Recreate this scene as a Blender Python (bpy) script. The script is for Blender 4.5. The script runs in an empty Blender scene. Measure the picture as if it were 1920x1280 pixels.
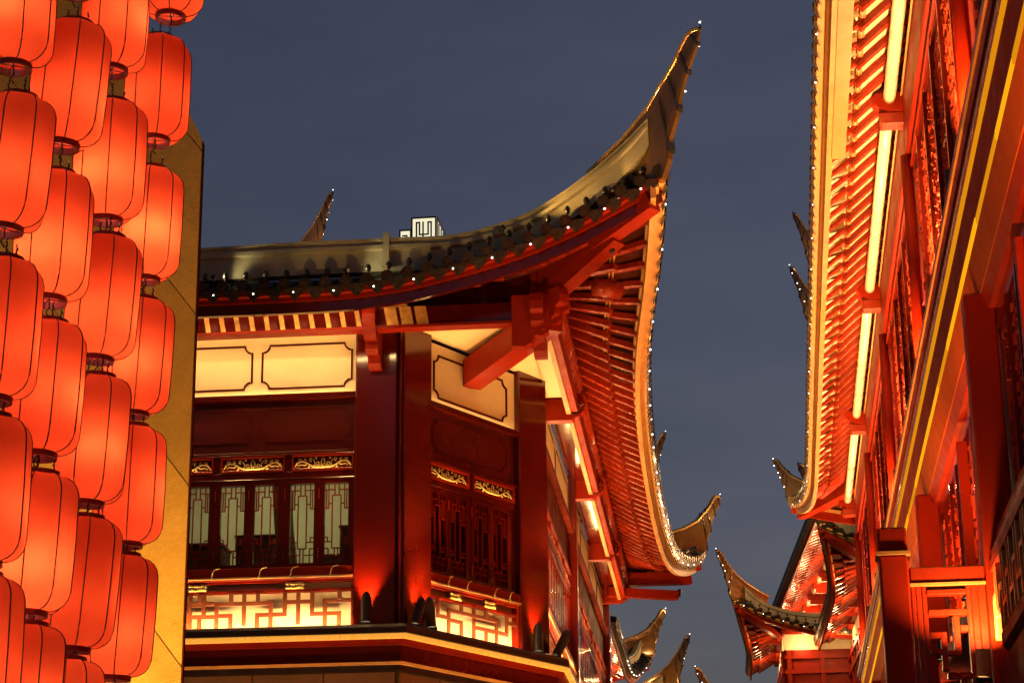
import bpy, bmesh, math, random
from mathutils import Vector, Matrix
random.seed(7)
R = math.radians
sc = bpy.context.scene
col = bpy.data.collections.new("scene"); sc.collection.children.link(col)

# ---------------------------------------------------------------- camera, sky, exposure
PITCH, ROLL = 18.0, 0.6
cp, sp, cr, sr = math.cos(R(PITCH)), math.sin(R(PITCH)), math.cos(R(ROLL)), math.sin(R(ROLL))
fw = Vector((0, cp, sp)); u0 = Vector((0, -sp, cp)); x0 = Vector((1, 0, 0))
cup = u0 * cr + x0 * sr; crt = x0 * cr - u0 * sr
EYE = Vector((0, 0, 1.6))
cam = bpy.data.cameras.new("camera"); camo = bpy.data.objects.new("camera", cam); col.objects.link(camo)
cam.sensor_width = 36; cam.lens = 36 * 3850 / 1920; cam.clip_start = 0.1; cam.clip_end = 6000
Mc = Matrix((( crt.x, cup.x, -fw.x, EYE.x), (crt.y, cup.y, -fw.y, EYE.y), (crt.z, cup.z, -fw.z, EYE.z), (0, 0, 0, 1)))
camo.matrix_world = Mc
sc.camera = camo
SUN_EL, SUN_ROT = 0.9, 60.0
world = bpy.data.worlds.new("World"); sc.world = world; world.use_nodes = True
wn = world.node_tree
bg = wn.nodes["Background"]
sky = wn.nodes.new("ShaderNodeTexSky"); sky.sky_type = 'NISHITA'; sky.sun_disc = False
sky.sun_elevation = R(SUN_EL); sky.sun_rotation = R(SUN_ROT); sky.air_density = 1.0; sky.dust_density = 2.2; sky.ozone_density = 1.6
hs = wn.nodes.new("ShaderNodeHueSaturation"); hs.inputs["Saturation"].default_value = 0.8
tint = wn.nodes.new("ShaderNodeMix"); tint.data_type = 'RGBA'; tint.blend_type = 'MULTIPLY'; tint.inputs[0].default_value = 1.0
tint.inputs[7].default_value = (0.92, 0.86, 1.10, 1)
wn.links.new(sky.outputs[0], hs.inputs["Color"]); wn.links.new(hs.outputs[0], tint.inputs[6]); 
# thin dusk cloud, a few per cent lighter or darker
wtc = wn.nodes.new("ShaderNodeTexCoord"); wmp = wn.nodes.new("ShaderNodeMapping"); wmp.inputs["Scale"].default_value = (3.0, 3.0, 9.0)
wnz = wn.nodes.new("ShaderNodeTexNoise"); wnz.inputs["Scale"].default_value = 2.2; wnz.inputs["Detail"].default_value = 7; wnz.inputs["Roughness"].default_value = .6
wrp = wn.nodes.new("ShaderNodeValToRGB"); wrp.color_ramp.elements[0].position = .35; wrp.color_ramp.elements[1].position = .75
wrp.color_ramp.elements[0].color = (.90, .90, .91, 1); wrp.color_ramp.elements[1].color = (1.16, 1.10, 1.06, 1)
cl = wn.nodes.new("ShaderNodeMix"); cl.data_type = 'RGBA'; cl.blend_type = 'MULTIPLY'; cl.inputs[0].default_value = 1.0
wn.links.new(wtc.outputs["Generated"], wmp.inputs[0]); wn.links.new(wmp.outputs[0], wnz.inputs["Vector"]); wn.links.new(wnz.outputs["Fac"], wrp.inputs[0])
wn.links.new(tint.outputs[2], cl.inputs[6]); wn.links.new(wrp.outputs[0], cl.inputs[7]); wn.links.new(cl.outputs[2], bg.inputs[0])
bg.inputs[1].default_value = 0.145
sun = bpy.data.lights.new("sun", 'SUN'); sun.energy = 0.01; sun.angle = R(10); sun.color = (0.7, 0.8, 1.0)
suno = bpy.data.objects.new("sun", sun); col.objects.link(suno)
suno.rotation_euler = (R(70), 0, R(-SUN_ROT))
sc.view_settings.view_transform = 'Standard'; sc.view_settings.look = 'None'
sc.view_settings.exposure = 0.0; sc.view_settings.gamma = 1.0; sc.view_settings.use_curve_mapping = False
sc.cycles.use_denoising = True
sc.cycles.max_bounces = 6; sc.cycles.diffuse_bounces = 3; sc.cycles.glossy_bounces = 3; sc.cycles.transmission_bounces = 4
sc.cycles.transparent_max_bounces = 8
sc.cycles.sample_clamp_indirect = 4.0
sc.cycles.use_light_tree = True

# lamp strengths
LANTERN_E = 4.9
RH_E = 760.0
PAV_E = 8.0
FLOOD_E = 300.0
COVE = 30.0
EAVE_LED = 70.0
HORN_E = 70.0

# ---------------------------------------------------------------- helpers
def V(*a): return Vector(a)
def hd(a): return Vector((math.sin(R(a)), math.cos(R(a)), 0))
def ray(x, y):
    d = fw * 3850 + crt * (x - 960) + cup * (640 - y); return d.normalized()
def at(x, y, Y):            # the point seen at photo pixel (x, y) at forward distance Y
    d = ray(x, y); return EYE + d * (Y / d.y)
def frame(P, az):           # local x along the wall, local y into the wall, z up
    X = hd(az); Y = Vector((-X.y, X.x, 0))
    return Matrix(((X.x, Y.x, 0, P[0]), (X.y, Y.y, 0, P[1]), (0, 0, 1, 0), (0, 0, 0, 1)))
I4 = Matrix.Identity(4)
W = {}
def link(name, data, M, parent=None, mat=None):
    o = bpy.data.objects.new(name, data); col.objects.link(o)
    if mat is not None and data is not None and hasattr(data, 'materials') and len(data.materials) == 0: data.materials.append(mat)
    o.matrix_basis = M
    if parent is not None:
        o.parent = parent; o.matrix_parent_inverse = W[parent].inverted()
    W[o] = M.copy(); return o
def thing(name, label, cat, loc, group=None):
    o = link(name, None, Matrix.Translation(loc)); o.empty_display_size = 0.3
    o["label"] = label; o["category"] = cat; o["kind"] = "thing"
    if group: o["group"] = group
    return o
def tag(o, label, cat, group=None):
    o["label"] = label; o["category"] = cat; o["kind"] = "thing"
    if group: o["group"] = group
    return o
class MB:
    def __init__(s): s.v = []; s.f = []; s.sm = []
    def add(s, vs, fs, smooth=False):
        b = len(s.v); s.v += [tuple(v) for v in vs]; s.f += [tuple(i + b for i in f) for f in fs]; s.sm += [smooth] * len(fs); return s
    def box(s, x0, x1, y0, y1, z0, z1, b=0):
        if x0 > x1: x0, x1 = x1, x0
        if y0 > y1: y0, y1 = y1, y0
        if z0 > z1: z0, z1 = z1, z0
        if b <= 0:
            vs = [(x, y, z) for z in (z0, z1) for y in (y0, y1) for x in (x0, x1)]
            return s.add(vs, [(0, 2, 3, 1), (4, 5, 7, 6), (0, 1, 5, 4), (2, 6, 7, 3), (0, 4, 6, 2), (1, 3, 7, 5)])
        pr = [(x0 + b, y0), (x1 - b, y0), (x1, y0 + b), (x1, y1 - b), (x1 - b, y1), (x0 + b, y1), (x0, y1 - b), (x0, y0 + b)]
        pi = [(min(max(x, x0 + b), x1 - b), min(max(y, y0 + b), y1 - b)) for x, y in pr]
        L = [[(x, y, z0) for x, y in pi], [(x, y, z0 + b) for x, y in pr], [(x, y, z1 - b) for x, y in pr], [(x, y, z1) for x, y in pi]]
        return s.loft(L)
    def loft(s, loops, cap=True, closed=True, smooth=False):
        n = len(loops[0]); vs = [p for l in loops for p in l]; fs = []
        for i in range(len(loops) - 1):
            for j in range(n if closed else n - 1):
                k = (j + 1) % n
                fs.append((i * n + j, i * n + k, (i + 1) * n + k, (i + 1) * n + j))
        if cap and closed:
            fs.append(tuple(range(n))[::-1]); fs.append(tuple(range((len(loops) - 1) * n, len(loops) * n)))
        return s.add(vs, fs, smooth)
    def prism(s, poly, a, b, f):   # poly of 2-D points, f(p, q, depth) -> 3-D
        return s.loft([[f(p, q, a) for p, q in poly], [f(p, q, b) for p, q in poly]])
    def tube(s, pts, r, n=6, smooth=True, up=None):
        pts = [Vector(p) for p in pts]; L = []
        for i, p in enumerate(pts):
            d = (pts[min(i + 1, len(pts) - 1)] - pts[max(i - 1, 0)]).normalized()
            ref = Vector((0, 0, 1)) if abs(d.z) < 0.95 else Vector((1, 0, 0))
            a = d.cross(ref).normalized(); b = a.cross(d)
            rr = r[i] if isinstance(r, (list, tuple)) else r
            L.append([p + (a * math.cos(t) + b * math.sin(t)) * rr for t in [2 * math.pi * k / n for k in range(n)]])
        return s.loft(L, smooth=smooth)
    def sweep(s, pts, outs, prof, smooth=False):   # prof in (outward, up) offsets swept along pts with outward directions
        return s.loft([[p + o * a + Vector((0, 0, 1)) * b for a, b in prof] for p, o in zip(pts, outs)], smooth=smooth)
    def lathe(s, prof, n=16, c=(0, 0, 0), smooth=True):
        L = [[(c[0] + r * math.cos(2 * math.pi * k / n), c[1] + r * math.sin(2 * math.pi * k / n), c[2] + z) for k in range(n)] for r, z in prof]
        return s.loft(L, smooth=smooth)
    def mesh(s, name):
        m = bpy.data.meshes.new(name); m.from_pydata(s.v, [], s.f)
        bm = bmesh.new(); bm.from_mesh(m); bmesh.ops.recalc_face_normals(bm, faces=bm.faces); bm.to_mesh(m); bm.free()
        m.polygons.foreach_set("use_smooth", s.sm); return m
    def build(s, name, mat, parent=None, M=I4):
        return link(name, s.mesh(name), M, parent, mat)
_unit = {}
def stick(name, A, B, w, h, mat, parent, up=Vector((0, 0, 1))):
    """a straight timber from A to B (shared unit mesh per material), w wide, h high"""
    if mat.name not in _unit:
        _unit[mat.name] = MB().box(0, 1, -.5, .5, -.5, .5).mesh("timber"); _unit[mat.name].materials.append(mat)
    A = Vector(A); B = Vector(B); d = B - A; L = d.length; x = d / L
    y = up.cross(x).normalized(); z = x.cross(y)
    M = Matrix(((x.x * L, y.x * w, z.x * h, A.x), (x.y * L, y.y * w, z.y * h, A.y), (x.z * L, y.z * w, z.z * h, A.z), (0, 0, 0, 1)))
    return link(name, _unit[mat.name], M, parent)
def basis(P, x, y, z, s=1.0):
    return Matrix(((x.x * s, y.x * s, z.x * s, P.x), (x.y * s, y.y * s, z.y * s, P.y), (x.z * s, y.z * s, z.z * s, P.z), (0, 0, 0, 1)))
def lerp(a, b, t): return a + (b - a) * t
def interp(x, xs, ys):
    if x <= xs[0]: return ys[0]
    for i in range(len(xs) - 1):
        if x <= xs[i + 1]: return ys[i] + (ys[i + 1] - ys[i]) * (x - xs[i]) / (xs[i + 1] - xs[i])
    return ys[-1]
def catmull(pts, per=6):
    pts = [Vector(p) for p in pts]; out = []
    for i in range(len(pts) - 1):
        p0 = pts[max(i - 1, 0)]; p1 = pts[i]; p2 = pts[i + 1]; p3 = pts[min(i + 2, len(pts) - 1)]
        for k in range(per):
            t = k / per
            out.append(0.5 * ((2 * p1) + (p2 - p0) * t + (2 * p0 - 5 * p1 + 4 * p2 - p3) * t * t + (3 * p1 - p0 - 3 * p2 + p3) * t ** 3))
    out.append(pts[-1]); return out
class Path:                 # arc-length sampling of a polyline
    def __init__(s, pts):
        s.p = [Vector(p) for p in pts]; s.d = [0.0]
        for a, b in zip(s.p, s.p[1:]): s.d.append(s.d[-1] + (b - a).length)
        s.L = s.d[-1]
    def __call__(s, x):
        x = min(max(x, 0), s.L)
        for i in range(len(s.p) - 1):
            if x <= s.d[i + 1] or i == len(s.p) - 2:
                return s.p[i].lerp(s.p[i + 1], (x - s.d[i]) / max(1e-9, s.d[i + 1] - s.d[i]))

# ---------------------------------------------------------------- materials
def mat(name, c, rough=.5, metal=0.0, var=.18, scale=4.0, coat=0.0, bump=0.0, bscale=40.0, emit=None, es=0.0, spec=.5, rvar=.12):
    m = bpy.data.materials.new(name); m.use_nodes = True; nt = m.node_tree; N = nt.nodes; L = nt.links
    p = N["Principled BSDF"]; p.inputs["Metallic"].default_value = metal; p.inputs["Specular IOR Level"].default_value = spec
    p.inputs["Coat Weight"].default_value = coat; p.inputs["Coat Roughness"].default_value = .12
    tc = N.new("ShaderNodeTexCoord"); geo = N.new("ShaderNodeNewGeometry")
    nz = N.new("ShaderNodeTexNoise"); nz.inputs["Scale"].default_value = scale; nz.inputs["Detail"].default_value = 6; nz.inputs["Roughness"].default_value = .65
    L.new(geo.outputs["Position"], nz.inputs["Vector"])
    oi = N.new("ShaderNodeObjectInfo")
    mx = N.new("ShaderNodeMath"); mx.operation = 'MULTIPLY_ADD'; mx.inputs[1].default_value = .35; L.new(oi.outputs["Random"], mx.inputs[0]); L.new(nz.outputs["Fac"], mx.inputs[2])
    rp = N.new("ShaderNodeValToRGB"); rp.color_ramp.elements[0].position = .3; rp.color_ramp.elements[1].position = .95
    rp.color_ramp.elements[0].color = tuple(x * (1 - var) for x in c) + (1,); rp.color_ramp.elements[1].color = tuple(min(1, x * (1 + var)) for x in c) + (1,)
    L.new(mx.outputs[0], rp.inputs[0]); L.new(rp.outputs[0], p.inputs["Base Color"])
    mr = N.new("ShaderNodeMapRange"); mr.inputs["From Min"].default_value = .3; mr.inputs["From Max"].default_value = .7
    mr.inputs["To Min"].default_value = max(.03, rough - rvar); mr.inputs["To Max"].default_value = min(1, rough + rvar)
    n2 = N.new("ShaderNodeTexNoise"); n2.inputs["Scale"].default_value = scale * 2.7; n2.inputs["Detail"].default_value = 5; L.new(geo.outputs["Position"], n2.inputs["Vector"])
    L.new(n2.outputs["Fac"], mr.inputs["Value"]); L.new(mr.outputs[0], p.inputs["Roughness"])
    if bump:
        n3 = N.new("ShaderNodeTexNoise"); n3.inputs["Scale"].default_value = bscale; n3.inputs["Detail"].default_value = 4; L.new(geo.outputs["Position"], n3.inputs["Vector"])
        bp = N.new("ShaderNodeBump"); bp.inputs["Strength"].default_value = bump; bp.inputs["Distance"].default_value = .01
        L.new(n3.outputs["Fac"], bp.inputs["Height"]); L.new(bp.outputs[0], p.inputs["Normal"])
    if emit:
        p.inputs["Emission Color"].default_value = tuple(emit) + (1,); p.inputs["Emission Strength"].default_value = es
    return m
def glow(name, c, s, sample=True):
    m = bpy.data.materials.new(name); m.use_nodes = True; nt = m.node_tree; nt.nodes.clear()
    o = nt.nodes.new("ShaderNodeOutputMaterial"); e = nt.nodes.new("ShaderNodeEmission"); e.inputs[0].default_value = tuple(c) + (1,); e.inputs[1].default_value = s
    nt.links.new(e.outputs[0], o.inputs[0])
    if not sample: m.cycles.emission_sampling = 'NONE'
    return m
WARM = (1.0, .50, .16); AMBER = (1.0, .36, .07); GOLDL = (1.0, .55, .21)
M_lac = mat("dark_red_lacquer", (.075, .004, .002), .13, coat=.35, var=.22, scale=.9, bump=.02, bscale=14, rvar=.05)
M_lac2 = mat("brown_lacquer_panel", (.085, .008, .004), .2, coat=.3, var=.25, scale=1.2, rvar=.05)
M_lacs = mat("satin_lacquer", (.10, .010, .004), .55, var=.25, scale=1.5, spec=.1)
M_red = mat("red_paint", (.24, .014, .003), .42, var=.3, scale=1.5, bump=.05, spec=.10)
M_raft = mat("rafter_red_paint", (.25, .020, .005), .30, var=.3, scale=4, bump=.06, bscale=40, spec=.3)
M_deck = mat("soffit_board", (.06, .009, .004), .8, var=.3, spec=.08)  # shade between the rafters put into the dark board colour
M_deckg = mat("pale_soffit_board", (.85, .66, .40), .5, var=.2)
M_cream = mat("cream_plaster", (.80, .68, .44), .6, var=.10, scale=1.6, spec=.12)
M_line = mat("dark_moulding", (.055, .008, .004), .7, spec=.02)
M_gold = mat("gilded_carving", (.90, .60, .18), .3, metal=.25, var=.25, scale=20)
M_tile = mat("black_glazed_tile", (.022, .017, .014), .3, var=.4, scale=8, coat=.2)
M_band = mat("weathered_green_ridge", (.28, .26, .165), .5, var=.4, scale=3, bump=.15, bscale=12)
M_horn = mat("bronze_glazed_ridge_tile", (.14, .07, .022), .24, metal=.4, var=.35, scale=3, coat=.4, rvar=.06)
M_crest = mat("crest_edge_light", (.55, .32, .09), .28, metal=.5, var=.3, scale=4, coat=.3)  # gold lamplight on the horn's top edge put into the crest colour
M_fretw = mat("fret_timber", (.20, .045, .012), .4, var=.25, scale=5)
M_fas = mat("ochre_fascia_board", (.55, .26, .07), .38, var=.35, scale=5, bump=.1, bscale=30)
M_tileg = mat("amber_lit_tile", (.22, .12, .035), .4, var=.4, scale=8)  # lamp glow on black tiles put into a lighter amber colour
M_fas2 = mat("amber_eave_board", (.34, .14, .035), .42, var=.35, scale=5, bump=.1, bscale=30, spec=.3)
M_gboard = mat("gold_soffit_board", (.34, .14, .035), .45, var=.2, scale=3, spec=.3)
M_black = mat("black_metal", (.012, .010, .010), .45)
M_blackt = mat("dark_ledge_paint", (.016, .006, .005), .4)
M_stone = mat("bronze_wall_panel", (.24, .12, .05), .45, metal=.2, var=.3, scale=2.5)
M_refl = mat("rafter_reflection_gold", (.70, .38, .10), .42, metal=.5, var=.6, scale=22, bump=.5, bscale=35)  # gold of the reflected rafter stripes, put into the plate colour
M_purl = mat("pale_gold_purlin", (.86, .72, .48), .3, var=.05, scale=1.2, coat=.3)
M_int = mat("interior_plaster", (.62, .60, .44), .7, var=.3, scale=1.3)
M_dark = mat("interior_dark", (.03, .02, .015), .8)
M_street = mat("street_paving", (.10, .09, .08), .6, var=.3)
M_led = glow("led_strip_warm", (1, .52, .15), 7.0)
M_ledy = glow("led_strip_yellow", (1.0, .38, .006), 1.1)
M_ledy2 = glow("led_strip_yellow_dim", (1.0, .34, .006), .75)
M_bulb = glow("pin_led", (1, .93, .85), 9.0, False)
M_box = glow("light_box_face", (1, .90, .62), .95)
M_lamp = glow("lamp_lens", (1, .72, .38), 14.0)
def glassmat():
    m = bpy.data.materials.new("window_glass"); m.use_nodes = True; nt = m.node_tree; N = nt.nodes; N.clear()
    o = N.new("ShaderNodeOutputMaterial"); t = N.new("ShaderNodeBsdfTransparent"); t.inputs[0].default_value = (.90, .87, .72, 1)
    g = N.new("ShaderNodeBsdfGlossy"); g.inputs["Roughness"].default_value = .06; mx = N.new("ShaderNodeMixShader"); f = N.new("ShaderNodeFresnel"); f.inputs[0].default_value = 1.5
    nt.links.new(f.outputs[0], mx.inputs[0]); nt.links.new(t.outputs[0], mx.inputs[1]); nt.links.new(g.outputs[0], mx.inputs[2]); nt.links.new(mx.outputs[0], o.inputs[0]); return m
M_glass = glassmat()
def shademat():
    m = bpy.data.materials.new("red_lantern_cloth"); m.use_nodes = True; nt = m.node_tree; N = nt.nodes; N.clear(); L = nt.links
    o = N.new("ShaderNodeOutputMaterial"); t = N.new("ShaderNodeBsdfTranslucent"); d = N.new("ShaderNodeBsdfDiffuse"); mx = N.new("ShaderNodeMixShader"); mx.inputs[0].default_value = .38
    geo = N.new("ShaderNodeNewGeometry"); nz = N.new("ShaderNodeTexNoise"); nz.inputs["Scale"].default_value = 9; nz.inputs["Detail"].default_value = 6; L.new(geo.outputs["Position"], nz.inputs["Vector"])
    rp = N.new("ShaderNodeValToRGB"); rp.color_ramp.elements[0].color = (.82, .078, .021, 1); rp.color_ramp.elements[1].color = (.94, .112, .030, 1)
    L.new(nz.outputs["Fac"], rp.inputs[0]); L.new(rp.outputs[0], t.inputs[0]); d.inputs[0].default_value = (.80, .07, .025, 1)
    wv = N.new("ShaderNodeTexNoise"); wv.inputs["Scale"].default_value = 260; L.new(geo.outputs["Position"], wv.inputs["Vector"])
    bp = N.new("ShaderNodeBump"); bp.inputs["Strength"].default_value = .12; bp.inputs["Distance"].default_value = .004; L.new(wv.outputs["Fac"], bp.inputs["Height"])
    L.new(bp.outputs[0], d.inputs["Normal"])
    L.new(t.outputs[0], mx.inputs[1]); L.new(d.outputs[0], mx.inputs[2]); L.new(mx.outputs[0], o.inputs[0]); return m
M_shade = shademat()
M_collar = mat("lantern_collar", (.16, .012, .010), .5)
M_wire = mat("black_wire", (.02, .006, .005), .5)
def goldwall():
    m = mat("perforated_gold_sheet", (.62, .34, .06), .36, metal=.45, var=.3, scale=1.6)
    nt = m.node_tree; N = nt.nodes; L = nt.links; p = N["Principled BSDF"]; geo = N.new("ShaderNodeNewGeometry")
    mp = N.new("ShaderNodeMapping"); mp.inputs["Rotation"].default_value = (0, R(30), 0); mp.inputs["Scale"].default_value = (1, 0.0, 1); L.new(geo.outputs["Position"], mp.inputs[0])
    vo = N.new("ShaderNodeTexBrick"); vo.inputs["Scale"].default_value = 16; vo.inputs["Mortar Size"].default_value = .012
    sx = N.new("ShaderNodeSeparateXYZ"); cx = N.new("ShaderNodeCombineXYZ"); L.new(mp.outputs[0], sx.inputs[0]); L.new(sx.outputs[0], cx.inputs[0]); L.new(sx.outputs[2], cx.inputs[1]); L.new(cx.outputs[0], vo.inputs["Vector"])
    vo.inputs["Color1"].default_value = (1, 1, 1, 1); vo.inputs["Color2"].default_value = (.8, .8, .8, 1); vo.inputs["Mortar"].default_value = (0, 0, 0, 1)
    bp = N.new("ShaderNodeBump"); bp.inputs["Strength"].default_value = .8; bp.inputs["Distance"].default_value = .006; L.new(vo.outputs["Color"], bp.inputs["Height"]); L.new(bp.outputs[0], p.inputs["Normal"])
    src = p.inputs["Base Color"].links[0].from_socket; mm = N.new("ShaderNodeMix"); mm.data_type = 'RGBA'; mm.blend_type = 'MULTIPLY'; mm.inputs[0].default_value = .6
    L.new(src, mm.inputs[6]); L.new(vo.outputs["Color"], mm.inputs[7]); L.new(mm.outputs[2], p.inputs["Base Color"])
    return m
M_gw = goldwall()
def lamp(name, kind, loc, energy, color, parent, size=.03, target=None, angle=60, blend=.6):
    l = bpy.data.lights.new(name, kind); l.energy = energy; l.color = color
    if kind in ('POINT', 'SPOT'): l.shadow_soft_size = size
    if kind == 'SPOT': l.spot_size = R(angle); l.spot_blend = blend
    if kind == 'AREA': l.shape = 'RECTANGLE'; l.size, l.size_y = size
    loc = Vector(loc); M = Matrix.Translation(loc)
    if target is not None:
        z = (loc - Vector(target)).normalized(); x = (Vector((0, 0, 1)) if abs(z.z) < .95 else Vector((1, 0, 0))).cross(z).normalized(); y = z.cross(x)
        M = basis(loc, x, y, z)
    return link(name, l, M, parent)

# ---------------------------------------------------------------- eaves
Z = Vector((0, 0, 1))
def shared(name, mb, m):
    me = mb.mesh(name); me.materials.append(m); return me
def shield(w, h, t):
    p = [(-w, 0), (w, 0), (w * .92, -h * .42), (w * .55, -h * .62), (0, -h), (-w * .55, -h * .62), (-w * .92, -h * .42)]
    return MB().prism(p, 0, t, lambda a, b, d: (a, d + b * .35, b))
ME_drip = shared("drip_tile", shield(.088, .115, .014), M_tile)
def capmesh():
    b = MB(); n = 12
    for r, y0, y1 in ((.052, -.34, .0), (.058, .0, .018), (.040, .018, .026)):
        b.loft([[(r * math.cos(2 * math.pi * k / n), y, r * math.sin(2 * math.pi * k / n)) for k in range(n)] for y in (y0, y1)])
    return b
ME_cap = shared("tile_cap", capmesh(), M_tile)
ME_knob = shared("tile_knob", MB().lathe([(.006, 0), (.007, .05), (.02, .06), (.029, .085), (.026, .11), (.012, .128), (0.001, .132)], 8), M_tile)
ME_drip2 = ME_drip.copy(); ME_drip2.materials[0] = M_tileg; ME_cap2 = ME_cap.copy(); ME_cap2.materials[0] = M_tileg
ME_bulb = shared("pin_bulb", MB().lathe([(.001, -.016), (.013, -.009), (.016, 0), (.013, .009), (.001, .016)], 8), M_bulb)
class Run:
    """one eave edge: E = points along the fascia line, I = matching inner ends of the rafters"""
    def __init__(s, E, I):
        s.E = [Vector(p) for p in E]; s.I = [Vector(p) for p in I]; s.d = [0.0]
        for a, b in zip(s.E, s.E[1:]): s.d.append(s.d[-1] + (b - a).length)
        s.L = s.d[-1]; s.out = []
        for k in range(len(s.E)):
            t = s.E[min(k + 1, len(s.E) - 1)] - s.E[max(k - 1, 0)]; t.z = 0; t.normalize()
            o = Vector((t.y, -t.x, 0))
            if o.dot(s.E[k] - s.I[k]) < 0: o = -o
            s.out.append(o)
    def at(s, x):
        x = min(max(x, 0), s.L)
        for i in range(len(s.E) - 1):
            if x <= s.d[i + 1] or i == len(s.E) - 2:
                f = (x - s.d[i]) / max(1e-9, s.d[i + 1] - s.d[i])
                return s.E[i].lerp(s.E[i + 1], f), s.I[i].lerp(s.I[i + 1], f), s.out[i].lerp(s.out[i + 1], f).normalized()
def mid(E, I, sag, f=.64):
    m = I.lerp(E, f); m.z -= sag; return m
def eave(roof, run, sc_=1.0, spacing=.38, tile=.19, sag=.11, raft=M_raft, deck=M_deck, fas=M_fas, board=M_red, rw=.085, rh=.06, tiles=True, knobs=True, rise=.75, deep=2.0, tile_from=0.0, tile_to=1e9, drip=ME_drip, cap=ME_cap):
    s = sc_
    pts = [run.at(run.L * k / 70) for k in range(71)]
    Ms = [mid(E, I, sag) for E, I, o in pts]
    # boards
    d = MB(); top = [[I + Z * .05 * s, M + Z * .05 * s, M + Z * .135 * s, E - o * .05 * s + Z * .045 * s] for (E, I, o), M in zip(pts, Ms)]
    d.loft(top, cap=False, closed=False); up = [[p[3] + Z * .03 * s, p[0] + Z * .25 * s] for p in top]
    d.build("soffit_deck", deck, roof)
    MB().sweep([p[0] for p in pts], [p[2] for p in pts], [(-.12 * s, -.005 * s), (.045 * s, -.005 * s), (.045 * s, .045 * s), (-.12 * s, .045 * s)]).build("eave_board", fas, roof)
    MB().sweep([p[0] for p in pts], [p[2] for p in pts], [(-.10 * s, -.15 * s), (-.05 * s, -.15 * s), (-.05 * s, -.008 * s), (-.10 * s, -.008 * s)]).build("fascia_board", board, roof)
    MB().sweep([p[0] for p in pts], [p[2] for p in pts], [(-.05 * s, -.045 * s), (-.02 * s, -.045 * s), (-.02 * s, -.008 * s), (-.05 * s, -.008 * s)]).build("fascia_bead", fas, roof)
    MB().sweep(Ms, [p[2] for p in pts], [(-.03 * s, .055 * s), (.02 * s, .055 * s), (.02 * s, .085 * s), (-.03 * s, .085 * s)]).build("rafter_tip_board", board, roof)
    # roof surface above, with a curved slope
    rs = MB()
    rs.loft([[E + o * .07 * s + Z * .05 * s, E.lerp(M, .5) + Z * .17 * s, M + Z * .24 * s, I + Z * .30 * s] for (E, I, o), M in zip(pts, Ms)], cap=False, closed=False, smooth=True)
    rs.build("tiled_slope", M_tile, roof)
    n = int(run.L / spacing)
    for k in range(n + 1):
        E, I, o = run.at(run.L * (k + .5) / (n + 1)); M = mid(E, I, sag)
        d_ = (M - I).normalized(); stick("rafter", I, M + d_ * .03, rw, rh, raft, roof)
        a = I.lerp(E, .30); a.z = M.z + .10 * s + (M.z - a.z) * .0 + (I.z - M.z) * .35
        stick("flying_rafter", a, E - o * .095 * s - Z * .005 * s, rw * .9, rh * .9, raft, roof)
    if tiles:
        n = int(run.L / tile)
        for k in range(n + 1):
            x = run.L * (k + .5) / (n + 1)
            if x < tile_from or x > tile_to: continue
            E, I, o = run.at(x)
            link("drip_tile", drip, basis(E + o * .055 * s + Z * .062 * s, o.cross(Z), o, Z, s), roof)
            E, I, o = run.at(x + run.L * .5 / (n + 1)); sl = (o - Z * .25).normalized(); yz = (Z + o * .25).normalized()
            link("tile_cap", cap, basis(E + o * .05 * s + Z * .10 * s, o.cross(Z), sl, yz, s), roof)
            if knobs: link("tile_knob", ME_knob, basis(E - o * .04 * s + Z * .15 * s, o.cross(Z), o, Z, s), roof)
def bulbs(label, run, step, s=1.0, out=.10, dz=.03, x0=0, x1=1e9, extra=()):
    t = thing("fairy_light_string", label, "light string", run.E[len(run.E) // 2])
    n = int(run.L / step); path = []
    for k in range(n + 1):
        x = run.L * (k + .5) / (n + 1)
        if x < x0 or x > x1: continue
        E, I, o = run.at(x); P = E + o * out * s + Z * (dz + random.uniform(-.012, .012)) * s; path += [P - o * .015]
        link("pin_bulb", ME_bulb, basis(P, Vector((1, 0, 0)), Vector((0, 1, 0)), Z, s), t)
    for P in extra: link("pin_bulb", ME_bulb, basis(Vector(P), Vector((1, 0, 0)), Vector((0, 1, 0)), Z, s), t)
    if len(path) > 1: MB().tube(path, .004 * s, 4).build("wire", M_wire, t)
    return t
HORN = [(-1.33, .32, -1.2, .02, .055), (-.96, .41, -.8, .03, .06), (-.45, .59, -.35, .05, .06), (-.09, .78, .06, .02, .058), (.02, .88, .15, .18, .055), (.08, .95, .17, .38, .05),
        (.14, .99, .26, .55, .048), (.22, 1.07, .31, .72, .044), (.30, 1.16, .38, .88, .04), (.37, 1.26, .46, 1.02, .036), (.43, 1.33, .53, 1.13, .031), (.50, 1.355, .585, 1.23, .024), (.575, 1.35, .60, 1.30, .014)]
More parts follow.
